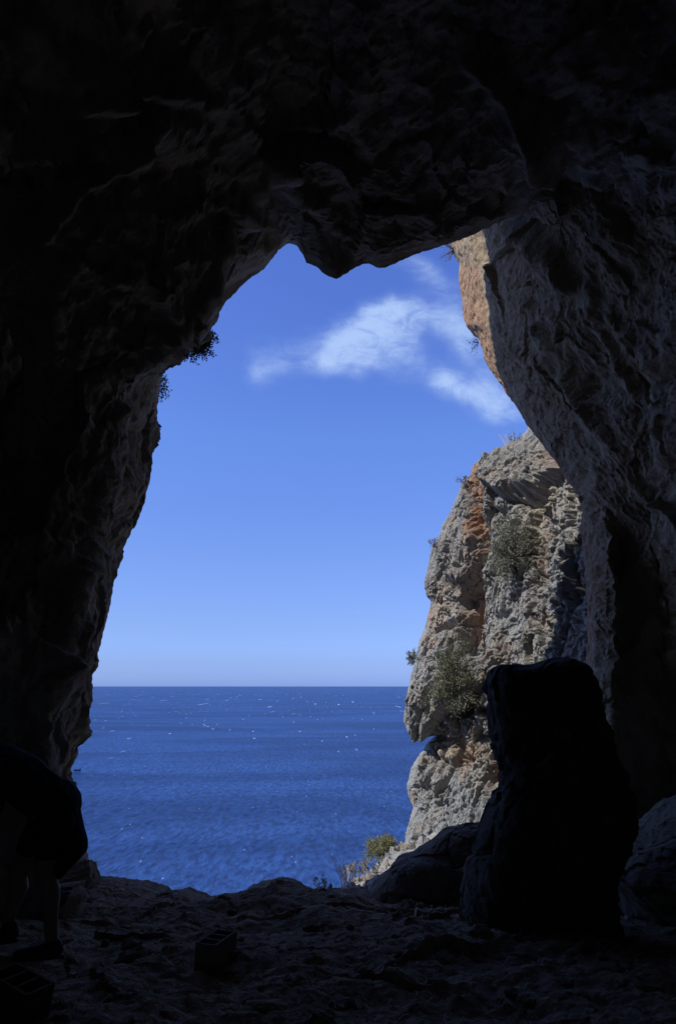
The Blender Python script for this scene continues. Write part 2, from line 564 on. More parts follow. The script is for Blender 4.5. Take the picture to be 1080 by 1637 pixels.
def build_shell():
    A = np.array(A_PTS, float)
    seg = np.r_[0, np.cumsum(np.hypot(np.diff(A[:, 0]), np.diff(A[:, 1])))]
    # more columns where the picture shows the edge
    NU = 760
    us = np.linspace(0, seg[-1], NU)
    a = np.stack([np.interp(us, seg, A[:, i]) for i in range(3)], -1)
    a = gsmooth(a, 1.2)
    B = np.array([b[:3] for b in B_PTS], float)
    bu = [seg[np.argmin(np.hypot(A[:, 0] - b[3], A[:, 1] - b[4]))] for b in B_PTS]
    b = gsmooth(np.stack([np.interp(us, bu, B[:, i]) for i in range(3)], -1), 7)
    PA = W(a[:, 0], a[:, 1], a[:, 2]); PB = W(b[:, 0], b[:, 1], b[:, 2])
    ax = np.array([0.5, 0, 2.6])
    out = PA - ax; out[:, 1] = 0
    outs = gsmooth(out, 25)
    dirs = outs / np.linalg.norm(outs, axis=1, keepdims=True)
    ang = np.unwrap(np.arctan2(dirs[:, 2], dirs[:, 0]))
    yv = np.array([0, 1.0, 0])
    lw = np.clip(-dirs[:, 0:1], 0, 1) ** 2
    O1 = PA + dirs * .35 + yv * (.22 - .25 * lw)
    upw = np.clip(dirs[:, 2:3], 0, 1)
    O2 = PA + dirs * 1.3 + yv * (.15 + .2 * upw - .7 * lw)
    O3 = PA + dirs * 6 + yv * (-.3 + .6 * upw - 3.2 * lw)  # unseen hill brow, shaped for its shadow: out above, drawn back at left
    O4 = PA + dirs * 16 - yv * (5 + 5 * lw)
    O5 = PA + dirs * 22 - yv * 14
    ell = lambda rx, rz, cz, y: np.stack([.4 + rx * np.cos(ang), np.full(NU, y), cz + rz * np.sin(ang)], -1)
    PC = PB + dirs * 2.1 - yv * 1.3
    # the vault does not climb as fast as the side walls fall back
    up = np.clip(dirs[:, 2], 0, 1)[:, None]
    PC = PC * (1 - .75 * up) + (PB + dirs * .35 - yv * 2.4) * .75 * up
    PD = ell(6.6, 5.6, 2.7, 2.2)
    PE = ell(7.2, 6.3, 2.4, -2.5)
    PF = ell(5.5, 5.0, 1.5, -6.5)
    PG = ell(.3, .3, 1.5, -8.0)
    st = [(O5, 0), (O4, 8), (O3, 14), (O2, 22), (O1, 20), (PA, 16), (PB, 170), (PC, 100), (PD, 60), (PE, 30), (PF, 12), (PG, 8)]
    rows = []
    for (P0, _), (P1, n) in zip(st[:-1], st[1:]):
        for i in range(n):
            rows.append(P0 + (P1 - P0) * (i / n))
    rows.append(PG)
    G = np.stack(rows, 1)
    iA = 8 + 14 + 22 + 20 + 16
    Gs = gsmooth(G, 3.0, 1)
    k = np.exp(-((np.arange(G.shape[1]) - iA) / 5.0) ** 2)[None, :, None]
    G = Gs * (1 - k) + G * k
    px, py = proj(G)
    N = grid_normals(G)
    cen = np.array([.5, 4, 2.6]) - G
    inner = (np.arange(G.shape[1]) > iA)[None, :]
    flip = np.where((N * cen).sum(-1) < 0, -1, 1)
    flip = np.where(inner, flip, 1)
    N = N * flip[..., None]
    # outside faces: use the direction towards the sea / out of the rock
    osgn = np.where((N[..., 1] < 0) & ~inner, -1, 1)
    N = N * osgn[..., None]
    N = gsmooth(gsmooth(N, 4, 0), 2, 1)
    P = warp(G, .8, .35, 3)
    big = fbm(P, .55, 4, 21)
    rid = fbm(P, 1.15, 6, 33, .55, True, (1.0, .75, .55))
    med = fbm(P, 3.2, 6, 45, .58)
    _, _, rn, tl = voro(P, .95, 7, (1, .8, .6))
    _, _, rn2, tl2 = voro(P, 2.6, 9, (1, .8, .7))
    depth_in = np.clip((np.arange(G.shape[1]) - iA) / 170.0, 0, 1)[None, :]
    edge = sstep(0, .35, depth_in)
    d = big * .55 * edge + (rid - .15) * (.10 + .34 * edge) + med * (.07 + .12 * edge)
    d += (rn - .5) * .22 * edge + tl * .28 * edge + ((rn2 - .5) * .07 + tl2 * .09) * edge
    left = (lw[:, 0] ** .5)[:, None]                       # the side wall is scoured smoother, grooved along its length
    calm = 1 - .62 * left * (1 - sstep(.75, 1.25, (np.arange(G.shape[1])[None, :] - iA) / 170.0))
    d = d * calm
    d += left * (fbm(P, 2.2, 5, 53, .55, True, (1.6, 1.1, .28)) - .12) * .14 * sstep(.02, .2, depth_in)
    # ridges and hollows seen on the walls (design pixels)
    vis = (depth_in > 0.02) & (depth_in <= 1) | (np.arange(G.shape[1])[None, :] > iA + 120)

    def ridge(pts, w, h):
        dd, _ = dist_poly(px, py, pts)
        return h * np.exp(-(dd / w) ** 2)
    f = ridge([(505, 238), (462, 246), (412, 290), (385, 350), (355, 400), (318, 450), (270, 520), (232, 575)], 13, .22)
    f += ridge([(190, 650), (176, 740), (142, 860), (112, 930), (106, 1010), (92, 1090), (104, 1180)], 10, .16)
    f += ridge([(235, 690), (215, 760), (196, 830), (160, 930), (140, 1010)], 7, .10)
    f -= ridge([(208, 690), (192, 750), (178, 810), (160, 870)], 10, .20)
    f -= ridge([(440, 330), (400, 400), (352, 470)], 17, .25)
    f += ridge([(440, 262), (470, 300), (505, 330)], 13, .20)
    f += ridge([(752, 106), (800, 150), (838, 208), (890, 258)], 11, .28)
    f += ridge([(530, 255), (600, 300), (680, 325)], 22, .14)
    f += ridge([(470, 205), (530, 195), (570, 165)], 14, .2)
    f += ridge([(240, 190), (205, 250), (130, 300), (70, 380)], 12, .2)
    f += ridge([(120, 160), (200, 145), (300, 150)], 14, .2)
    d = d + np.where(vis, f, 0)
    small = fbm(G, 11, 4, 77, .6)
    d += small * .035
    _, _, rn3, tl3 = voro(warp(P, 2.5, .15, 57), 5.2, 59, (1, .9, .6))
    d += ((rn3 - .5) * .014 + tl3 * .028) * (.25 + .75 * edge)
    d += left * small * .03
    far = np.exp(-np.clip(iA - 30 - np.arange(G.shape[1]), 0, None) / 12.0)[None, :]
    d = np.where(inner, d, d * far)
    G2 = G + N * d[..., None]
    rust = sstep(-.1, .35, fbm(G, .8, 4, 5)) * .45
    pale = sstep(.05, .4, fbm(G, 1.6, 4, 15)) * .35
    return link('cave_rock', grid_mesh('cave_rock', G2, {'rust': rust * .5, 'pale': pale * .6}), M['vault'])


cave = build_shell()
tag(cave, kind='structure')

# ------------------------------------------------------------------ right wall of the mouth: the leaning buttress
RS = [  # outer silhouette per row: py, px, distance
    (120, 690, 12.2), (300, 705, 12.2), (372, 716, 12.2), (395, 722, 12.1), (420, 733, 12.0), (450, 733, 12.0), (480, 738, 11.9), (505, 739, 11.9), (520, 744, 11.8), (528, 755, 11.7), (545, 766, 11.6),
    (570, 772, 11.5), (588, 780, 11.3), (620, 803, 11.1), (650, 824, 10.9), (690, 851, 10.7), (725, 878, 10.5), (765, 905, 10.3), (795, 926, 10.2),
    (812, 931, 10.2), (835, 928, 10.2), (870, 932, 10.1), (950, 936, 10.0), (1080, 940, 9.9), (1250, 945, 9.8), (1560, 960, 9.7)]
RK = [  # crease between the sunlit outer face and the shaded underside: py, px, distance
    (120, 745, 10.6), (300, 752, 10.6), (372, 757, 10.7), (400, 753, 10.8), (425, 759, 10.8), (450, 769, 10.75), (480, 776, 10.7), (520, 780, 10.7), (560, 782, 10.8),
    (588, 784, 11.0), (620, 806, 10.9), (650, 827, 10.7), (690, 854, 10.5), (725, 881, 10.3), (765, 908, 10.1), (795, 929, 10.0), (812, 935, 10.0), (870, 940, 9.9), (1080, 948, 9.7), (1560, 968, 9.5)]
RM = [  # mid wall
    (120, 880, 7.4), (300, 880, 7.6), (372, 880, 8.0), (500, 890, 8.9), (600, 905, 9.4), (700, 930, 9.4), (800, 958, 9.45), (900, 968, 9.35), (1080, 975, 9.3), (1560, 990, 9.1)]
RN = [  # far side of the dark recess, then the near wall
    (120, 1000, 6.6), (300, 1005, 6.9), (420, 1015, 7.4), (520, 1025, 7.9), (600, 1035, 8.2), (750, 1048, 8.5), (850, 1052, 9.15), (950, 1056, 9.5), (1200, 1062, 9.5), (1560, 1075, 9.3)]
RE = [(120, 1120, 5.9), (400, 1120, 6.5), (520, 1120, 6.9), (600, 1120, 7.1), (700, 1120, 7.1), (800, 1120, 7.7), (950, 1125, 8.9), (1560, 1130, 9.0)]



def table(tb, rows):
    a = np.array(tb, float)
    return np.interp(rows, a[:, 0], a[:, 1]), np.interp(rows, a[:, 0], a[:, 2])


def build_buttress():
    rows = np.linspace(120, 1560, 820)
    pts = []
    sil = table(RS, rows)
    PS = W(sil[0], rows, sil[1])
    for tb, sm in ((RK, 14), (RM, 12), (RN, 12), (RE, 12)):
        p, d = table(tb, rows)
        pts.append(gsmooth(W(gsmooth(p, sm), rows, gsmooth(d, sm)), sm))
    PK, PM, PN, PE = pts
    PO1 = PS + np.array([.35, .55, .05])
    PO2 = PS + np.array([2.5, 1.6, .4])
    PO3 = PS + np.array([9, 2.0, 2.0])
    PX1 = PE + np.array([1.6, -1.4, 0]); PX2 = PE + np.array([6, -4.0, 0])
    st = [(PO3, 0), (PO2, 10), (PO1, 24), (PS, 30), (PK, 70), (PM, 170), (PN, 130), (PE, 80), (PX1, 30), (PX2, 10)]
    out = []
    for (P0, _), (P1, n) in zip(st[:-1], st[1:]):
        for i in range(n):
            out.append(P0 + (P1 - P0) * (i / n))
    out.append(PX2)
    G = np.stack(out, 1)
    iS = 10 + 24 + 30; iK = iS + 70
    Gs = gsmooth(G, 5.0, 1)
    k = (np.exp(-((np.arange(G.shape[1]) - iS) / 9.0) ** 2) * .85 + np.exp(-((np.arange(G.shape[1]) - iK) / 10.0) ** 2) * .8)[None, :, None]
    G = Gs * (1 - np.clip(k, 0, 1)) + G * np.clip(k, 0, 1)
    px, py = proj(G)
    N = grid_normals(G)
    tow = np.array([0, 6.0, 2.0]) - G
    N = N * np.where((N * tow).sum(-1) < 0, -1, 1)[..., None]
    N = gsmooth(gsmooth(N, 3, 0), 2, 1)
    j = np.arange(G.shape[1])[None, :]
    P = warp(G, .9, .3, 61)
    # scalloped, streaked underside running up and left
    c, s = math.cos(.6), math.sin(.6)
    Q = np.stack([P[..., 0] * c + P[..., 2] * s, P[..., 1], -P[..., 0] * s + P[..., 2] * c], -1)
    rid = fbm(Q, 1.3, 6, 71, .52, True, (2.0, .7, .26)) * .55 + fbm(Q, 1.7, 6, 73, .55, False, (1.9, .8, .3)) * .9
    med = fbm(P, 3.4, 6, 75, .58)
    _, _, rn, tl = voro(P, 1.3, 79, (1, .8, .7))
    small = fbm(G, 12, 4, 83, .6)
    inn = sstep(iK - 10, iK + 80, j)
    d = (rid - .08) * (.09 + .25 * inn) + med * (.07 + .07 * inn) + ((rn - .5) * .10 + tl * .14) * inn + small * .04
    pitf1, _, _, _ = voro(G, 6.5, 85, (1, 1, .7))
    outer = sstep(iS - 8, iS + 4, j) * (1 - sstep(iK - 6, iK + 6, j))
    d -= outer * .06 * (1 - sstep(0, .42, pitf1))

    _, _, rn3, tl3 = voro(warp(Q, 2.2, .18, 87), 4.6, 89, (1.6, .9, .4))
    d += ((rn3 - .5) * .012 + tl3 * .03) * (.2 + .8 * inn)

    def ridge(pts, w, h):
        dd, _ = dist_poly(px, py, pts)
        return h * np.exp(-(dd / w) ** 2)
    f = ridge([(828, 355), (870, 405), (915, 462)], 13, .26) - ridge([(800, 385), (850, 445), (905, 485)], 13, .10)
    f += ridge([(830, 470), (850, 500), (862, 530)], 8, .12)
    f += ridge([(945, 455), (955, 520), (985, 570), (1020, 640)], 10, .14)
    f += ridge([(905, 610), (950, 680), (1000, 740), (1040, 800)], 12, .14)
    f += ridge([(1045, 560), (1060, 640), (1075, 720)], 12, .14)
    f -= ridge([(990, 860), (1005, 950), (1010, 1080)], 26, .30)
    f -= ridge([(952, 820), (968, 900), (970, 1060)], 16, .05)
    d = d + f * inn
    G2 = G + N * d[..., None]
    rust = outer * np.clip(.3 + 1.3 * sstep(405, 460, py), 0, 1.4) + (1 - outer) * sstep(-.05, .3, fbm(G, 1.0, 4, 8)) * .25
    pale = outer * .25 + sstep(0, .4, fbm(G, 1.8, 4, 18)) * .3
    return link('rock_buttress', grid_mesh('rock_buttress', G2, {'rust': rust, 'pale': pale}), M['cave'])


buttress = build_buttress()
tag(buttress, kind='structure')

# ------------------------------------------------------------------ sunlit cliff outside
CN = [  # seaward silhouette: py, px, distance
    (560, 905, 15.0), (640, 868, 15.0), (682, 843, 15.0), (690, 840, 15.0), (703, 825, 15.0), (712, 808, 15.0), (722, 786, 15.1), (735, 765, 15.1), (744, 754, 15.2), (762, 748, 15.2), (775, 738, 15.3),
    (800, 728, 15.3), (830, 714, 15.4), (855, 700, 15.4), (875, 690, 15.4), (900, 684, 15.4), (930, 678, 15.4), (952, 680, 15.4), (962, 688, 15.4), (985, 684, 15.4),
    (1005, 678, 15.4), (1020, 672, 15.4), (1035, 668, 15.3), (1060, 665, 15.2), (1080, 658, 15.2), (1105, 653, 15.1), (1130, 650, 15.0), (1155, 649, 15.0), (1173, 655, 14.9),
    (1175, 697, 15.2), (1187, 684, 15.2), (1215, 664, 15.1), (1235, 655, 15.0), (1255, 650, 14.9), (1275, 653, 14.9), (1290, 660, 14.8), (1310, 655, 14.6), (1330, 648, 14.3),
    (1345, 646, 14.2), (1360, 644, 14.2), (1400, 646, 14.2), (1470, 650, 14.2)]
CM = [(560, 915, 13.6), (690, 880, 13.5), (800, 830, 13.6), (1000, 800, 13.6), (1180, 790, 13.5), (1330, 780, 13.2), (1470, 780, 13.0)]


def build_cliff():
    rows = np.linspace(560, 1470, 1000)
    n = np.array(CN, float)
    nx = np.interp(rows, n[:, 0], n[:, 1]); nd = gsmooth(np.interp(rows, n[:, 0], n[:, 2]), 6)
    mx, md = table(CM, rows); mx = gsmooth(mx, 20); md = gsmooth(md, 20)
    PN = W(nx, rows, nd)
    PM = W(mx, rows, md)
    PR = W(np.full_like(rows, 905), rows, np.interp(rows, [560, 1470], [12.2, 12.0]))
    PR0 = W(np.full_like(rows, 1010), rows, np.interp(rows, [560, 1470], [11.0, 10.8]))
    PB1 = PN + np.array([.25, .55, 0]); PB2 = PN + np.array([1.8, 2.4, 0]); PB3 = PN + np.array([9, 6, -.5])
    st = [(PR0, 0), (PR, 60), (PM, 190), (PN, 230), (PB1, 36), (PB2, 34), (PB3, 10)]
    out = []
    for (P0, _), (P1, k) in zip(st[:-1], st[1:]):
        for i in range(k):
            out.append(P0 + (P1 - P0) * (i / k))
    out.append(PB3)
    G = np.stack(out, 1)
    iN = 60 + 190 + 230
    Gs = gsmooth(G, 9.0, 1)
    j = np.arange(G.shape[1])[None, :]
    kk = np.exp(-((j - iN) / 16.0) ** 2)[..., None]
    G = Gs * (1 - kk) + G * kk
    px, py = proj(G)
    N = grid_normals(gsmooth(G, 5, 0))
    tow = np.array([-6.0, 6.0, 2.5]) - G
    N = N * np.where((N * tow).sum(-1) < 0, -1, 1)[..., None]
    N = gsmooth(gsmooth(N, 9, 0), 6, 1)
    fr = 1 - sstep(iN - 30, iN - 4, j) * .70            # keep the traced outline readable

    def line(pts, w, h):
        dd, _ = dist_poly(px, py, pts)
        return h * np.exp(-(dd / w) ** 2)

    def step(pts, w, h, reach):
        """raised on the negative side of the line, falling away within reach"""
        dd, sd = dist_poly(px, py, pts)
        sdist = dd * sd
        return h * sstep(w, -w, sdist) * np.exp(-(np.clip(-sdist, 0, None) / reach) ** 2) * (dd < reach * 2.5)

    def pit(x, y, rx, ry, h, tilt=0):
        c, s = math.cos(R(tilt)), math.sin(R(tilt))
        dx, dy = px - x, py - y
        a, b = (dx * c + dy * s) / rx, (-dx * s + dy * c) / ry
        return -h * np.exp(-(a * a + b * b) ** 1.5)
    wob = fbm(G, 1.6, 2, 301)
    wob2 = fbm(G, 1.6, 2, 311)
    px0, py0 = px, py
    px = px + wob * 12; py = py + wob2 * 12
    f = np.zeros(px.shape)
    # red cleft
    f += line([(760, 745), (757, 790), (762, 840), (772, 880), (768, 915), (756, 950), (752, 1000), (750, 1040)], 11, -.42)
    f += line([(742, 760), (738, 820), (742, 880), (738, 930)], 10, .16)
    f += line([(779, 765), (784, 820), (793, 870), (785, 930)], 8, .12)
    # top block with the overhang and its pocket
    f += step([(766, 764), (785, 782), (815, 800), (842, 806), (870, 790), (892, 766), (915, 752)], 4.5, .34, 55) * (.15 + .85 * sstep(700, 765, py))
    f += pit(850, 800, 22, 12, .40, -25)
    f += pit(905, 745, 14, 7, .25, 40)
    # slab edge right of the plant, pocks of the warm rock
    f += step([(868, 1010), (856, 960), (862, 905), (868, 860), (880, 830)], 3, .10, 30)
    f += pit(889, 835, 5, 5, .14) + pit(878, 852, 9, 4, .10, -30)
    # hollows of the seaward pillar
    f += pit(735, 893, 8, 18, .28) + pit(715, 930, 18, 10, .22, 30) + pit(742, 962, 7, 12, .24)
    f += pit(720, 1004, 16, 6, .26, -20) + pit(698, 1008, 8, 6, .2) + pit(690, 1040, 18, 7, .25, -35)
    f += line([(703, 985), (720, 970), (737, 985), (732, 1000)], 10, .12)
    # prow on the left with its flat underside
    f += step([(646, 1183), (690, 1170), (702, 1150), (722, 1132), (744, 1114)], 4, .30, 60)
    f += line([(715, 1040), (700, 1075), (672, 1130)], 12, .12)
    f += pit(740, 1128, 24, 9, .30, -30)
    f += pit(768, 1046, 5, 14, .22) + pit(800, 1055, 16, 4, .18, -40) + pit(815, 985, 14, 5, .12, -35)
    # broken blocks below the prow
    for (x, y, rx, ry, h, ti) in [(716, 1195, 14, 4, .22, -35), (735, 1222, 10, 4, .2, -20), (748, 1212, 13, 4, .22, 30), (767, 1172, 6, 12, .2, 0), (705, 1255, 5, 20, .22, 35),
                                  (722, 1232, 5, 15, .2, 25), (696, 1270, 9, 4, .15, -40), (680, 1212, 4, 9, .2, 20), (770, 1135, 8, 6, .2, 0), (660, 1335, 5, 8, .15, 0),
                                  (710, 1290, 12, 3, .08, 15), (780, 1200, 4, 10, .12, 0), (676, 1338, 6, 5, .14, 0)]:
        f += pit(x, y, rx, ry, h, ti)
    f += line([(744, 1190), (722, 1240), (700, 1285)], 5, -.12)
    f += line([(705, 1190), (690, 1225), (672, 1250)], 9, .12)
    smooth = np.clip(np.exp(-((px0 - 800) / 42) ** 2 - ((py0 - 975) / 55) ** 2) + np.exp(-((px0 - 735) / 50) ** 2 - ((py0 - 1290) / 55) ** 2), 0, 1)
    rough = 1 - .62 * smooth
    rubble = np.zeros(px0.shape)
    P = warp(G, 1.3, .25, 101)
    c, s = math.cos(.22), math.sin(.22)
    Q = np.stack([P[..., 0] * c - P[..., 2] * s, P[..., 1], P[..., 0] * s + P[..., 2] * c], -1)
    F1, F2, rn, tl = voro(Q, 1.15, 103, (1.3, 1.1, .42))
    F1b, F2b, rn2, tl2 = voro(Q, 3.1, 107, (1.2, 1.0, .5))
    F1c, F2c, rn3, tl3 = voro(warp(Q, 3.0, .12, 133), 6.0, 109, (1.2, 1.0, .55))
    crk = fbm(Q, 3.4, 4, 155, .55, True, (1.5, 1.2, .45))
    rid = fbm(Q, 2.4, 6, 113, .56, True, (1.6, 1.2, .55))
    med = fbm(P, 4.5, 6, 117, .6)
    small = fbm(G, 17, 4, 121, .65)
    hole1, _, hr, _ = voro(warp(G, 4, .05, 131), 4.2, 127, (1, 1, .8))
    hole2, _, _, _ = voro(G, 10.5, 129, (1, 1, .8))
    flu = fbm(Q, 2.6, 5, 141, .55, True, (1.9, 1.9, .32))
    d = (rn - .5) * .20 * rough + tl * .22 * rough + ((rn2 - .5) * .09 + tl2 * .10) * rough + (rn3 - .5) * .045 * rough + tl3 * .042 * rough - .035 * (1 - sstep(0, .10, F2c - F1c)) * rough - .08 * sstep(.34, .46, crk) * rough + (flu - .1) * .24
    d -= .11 * (1 - sstep(0, .07, F2 - F1)) * rough + .05 * (1 - sstep(0, .09, F2b - F1b)) * rough * (fbm(G, 1.1, 2, 151) > 0)
    d += (rid - .12) * .12 * rough + med * .12 * rough + small * .05
    d -= .16 * (1 - sstep(.05, .34, hole1)) * (hr > .74) * rough
    d -= .035 * (1 - sstep(.0, .38, hole2)) * rough
    d *= 1 - .55 * sstep(740, 700, py0)
    d += rubble * ((rn3 - .5) * .16 + small * .12 + med * .2)
    colm = voro(warp(Q, 1.5, .22, 161), 1.9, 163, (1.7, 1.2, .20))       # tall cracked columns
    d += ((colm[2] - .5) * .15 + colm[3] * .13 - .11 * (1 - sstep(0, .06, colm[1] - colm[0]))) * (.35 + .65 * rough)
    inset = sstep(4, 75, px0 - nx[:, None])
    d = d * (.42 + .58 * inset) + (small * .09 + (rn3 - .5) * .06 + tl3 * .05) * (1 - inset)
    k_in = np.where(py0 > 1000, .85, .40)
    f = f * (k_in + (1 - k_in) * inset)
    G2 = G + N * ((d * fr + 1.25 * f * (1 - .75 * sstep(iN - 40, iN - 4, j)) * (1 - sstep(iN + 4, iN + 16, j)))[..., None])
    # stains that belong to the rock
    rust = 1.05 * np.exp(-(dist_poly(px, py, [(757, 750), (757, 800), (764, 860), (770, 905), (756, 960), (752, 1010)])[0] / 11) ** 2)
    rust += .8 * np.exp(-((px - 742) / 34) ** 2 - ((py - 1205) / 26) ** 2) + .5 * np.exp(-((px - 795) / 14) ** 2 - ((py - 1200) / 70) ** 2)
    rust += .5 * np.exp(-((px - 860) / 16) ** 2 - ((py - 900) / 70) ** 2) + .5 * np.exp(-((px - 895) / 30) ** 2 - ((py - 735) / 26) ** 2)
    rust += .45 * np.exp(-((px - 812) / 24) ** 2 - ((py - 1035) / 26) ** 2) + .4 * np.exp(-((px - 710) / 20) ** 2 - ((py - 985) / 40) ** 2)
    rust += sstep(.06, .32, fbm(Q, 1.5, 5, 201)) * .35 + sstep(.10, .30, fbm(Q, 1.3, 4, 205, .5, False, (2.4, 2.4, .32))) * .75
    pale = .75 * np.exp(-((px - 715) / 26) ** 2 - ((py - 985) / 30) ** 2) + .7 * np.exp(-((px - 890) / 30) ** 2 - ((py - 800) / 36) ** 2)
    pale += .6 * np.exp(-((px - 730) / 45) ** 2 - ((py - 1190) / 35) ** 2) + .55 * np.exp(-((px - 845) / 26) ** 2 - ((py - 830) / 50) ** 2)
    pale += sstep(.08, .38, fbm(G, 2.1, 5, 211)) * .4 + rubble * .5
    pale *= (1 - .7 * smooth)
    rust *= (1 - .8 * smooth)
    o = link('cliff', grid_mesh('cliff', G2, {'rust': np.clip(rust, 0, 1.3), 'pale': np.clip(pale, 0, 1)}), M['cliff'])
    return o, G2, N, iN


cliff, CG, CNRM, CIN = build_cliff()
tag(cliff, kind='structure')
_cpx, _cpy = proj(CG)


def on_cliff(px, py, jmax=None):
    d = np.hypot(_cpx - px, _cpy - py)
    d[:, (jmax or CIN + 10):] = 1e9
    i, k = np.unravel_index(np.argmin(d), d.shape)
    return Vector(CG[i, k].tolist()), Vector(CNRM[i, k].tolist()).normalized()


# ------------------------------------------------------------------ stony ledge running down from the foot of the cliff
def build_ledge():
    pts = [(700, 1318, 15.6), (668, 1334, 15.0), (650, 1345, 14.4), (634, 1354, 13.8), (616, 1367, 13.2), (600, 1381, 12.6), (586, 1392, 12.2), (566, 1404, 11.7), (540, 1418, 11.1), (505, 1440, 10.4), (450, 1490, 9.5)]
    a = np.array(pts, float)
    P = W(a[:, 0], a[:, 1], a[:, 2])
    seg = np.r_[0, np.cumsum(np.linalg.norm(np.diff(P, axis=0), axis=1))]
    u = np.linspace(0, seg[-1], 420)
    L = np.stack([np.interp(u, seg, P[:, i]) for i in range(3)], -1)
    L = gsmooth(L, 3)
    v = np.concatenate([np.linspace(-9, -.6, 40), np.linspace(-.58, 3.2, 240), np.linspace(3.25, 5, 20)])
    G = np.zeros((len(u), len(v), 3))
    right = np.array([.93, -.36])
    G[..., 0] = L[:, None, 0] + v[None] * right[0]
    G[..., 1] = L[:, None, 1] + v[None] * right[1]
    G[..., 2] = L[:, None, 2] + np.where(v > 0, .16 * v, 2.2 * v)[None] - .05 * np.exp(-(v / .1) ** 2)[None]
    Q = warp(G, 2, .15, 711)
    r1 = voro(Q, 2.2, 713); r2 = voro(Q, 5.5, 715)
    d = fbm(Q, 1.3, 5, 717, .55) * .20 + (r1[2] - .5) * .14 + r1[3] * .16 + (r2[2] - .5) * .08 + r2[3] * .10 + fbm(G, 13, 4, 719, .6) * .05
    G[..., 2] += d * (1 - .45 * np.exp(-(v / .15) ** 2))[None]
    G[..., 0] += (fbm(Q, 2.5, 4, 723) * .25)
    pale = sstep(-.2, .3, fbm(G, 3, 4, 725)); rust = sstep(.1, .4, fbm(G, 2, 4, 727)) * .25
    return link('ledge', grid_mesh('ledge', G, {'rust': rust, 'pale': pale}), M['cliff']), G


ledge, LG = build_ledge()
tag(ledge, kind='structure')
_lpx, _lpy = proj(LG)


def on_ledge(px, py):
    d = np.hypot(_lpx - px, _lpy - py)
    i, k = np.unravel_index(np.argmin(d), d.shape)
    return Vector(LG[i, k].tolist()), Vector((-.2, -.2, 1)).normalized()


# ------------------------------------------------------------------ cave floor
RIM = [(-400, 1405), (0, 1402), (120, 1400), (180, 1402), (240, 1411), (262, 1418), (275, 1426), (300, 1421), (320, 1427), (335, 1434), (360, 1430), (385, 1426), (405, 1414), (420, 1408), (450, 1401), (470, 1403), (490, 1414), (505, 1420),
       (530, 1417), (560, 1416), (590, 1423), (640, 1430), (760, 1432), (1000, 1430), (1400, 1430)]


def floor_height(X, Y):
    rim = np.array(RIM, float)
    PR = W(rim[:, 0], rim[:, 1], 8.0)
    zr = np.interp(X, PR[:, 0], PR[:, 2])
    zf = np.interp(Y, [-9, 0, 3.5, 5, 6.5, 8], [.15, .05, -.02, -.12, -.33, -.47])
    k = sstep(6.6, 7.9, Y)
    Z = zf * (1 - k) + (zr - .02) * k
    Z = Z - np.clip(Y - 8.05, 0, None) * 1.7
    P = np.stack([X, Y, X * 0], -1)
    n1 = fbm(P, .7, 4, 401); n2 = fbm(P, 2.3, 5, 405, .58); n3 = fbm(P, 9, 4, 409, .6); n4 = fbm(P, 1.6, 5, 421, .6, True, (.5, 1.6, 1)); v3 = voro(warp(P, 3, .1, 431), 5.5, 433)
    F1, F2, rn, tl = voro(warp(P, 1.2, .3, 411), 1.5, 415)
    calm = 1 - .75 * np.exp(-((Y - 8.0) / .45) ** 2)
    Z = Z + (n1 * .16 + n2 * .10 + ((rn - .5) * .03 + tl * .05 + n4 * .10)) * calm + n3 * .045 + v3[3] * .018 * calm
    # humps of bedrock in the floor
    for x, y, rx, ry, h in [(-.35, 7.0, .55, .4, .14), (-.1, 6.2, .5, .3, .10), (-2.2, 7.3, .9, .5, .08), (.7, 5.3, .8, .4, .07)]:
        Z = Z + h * np.exp(-((X - x) / rx) ** 2 - ((Y - y) / ry) ** 2)
    return Z


def build_floor():
    xs = np.concatenate([np.linspace(-12, -4.2, 40), np.linspace(-4.15, 4.15, 560), np.linspace(4.2, 12, 40)])
    ys = np.concatenate([np.linspace(-9, 3.2, 60), np.linspace(3.22, 8.6, 520), np.linspace(8.65, 14, 30)])
    X, Y = np.meshgrid(xs, ys, indexing='ij')
    Z = floor_height(X, Y)
    G = np.stack([X, Y, Z], -1)
    return link('cave_floor', grid_mesh('cave_floor', G), M['floor'])


floor = build_floor()
tag(floor, kind='structure')


def fz(x, y):
    return float(floor_height(np.array([[x]], float), np.array([[y]], float))[0, 0])


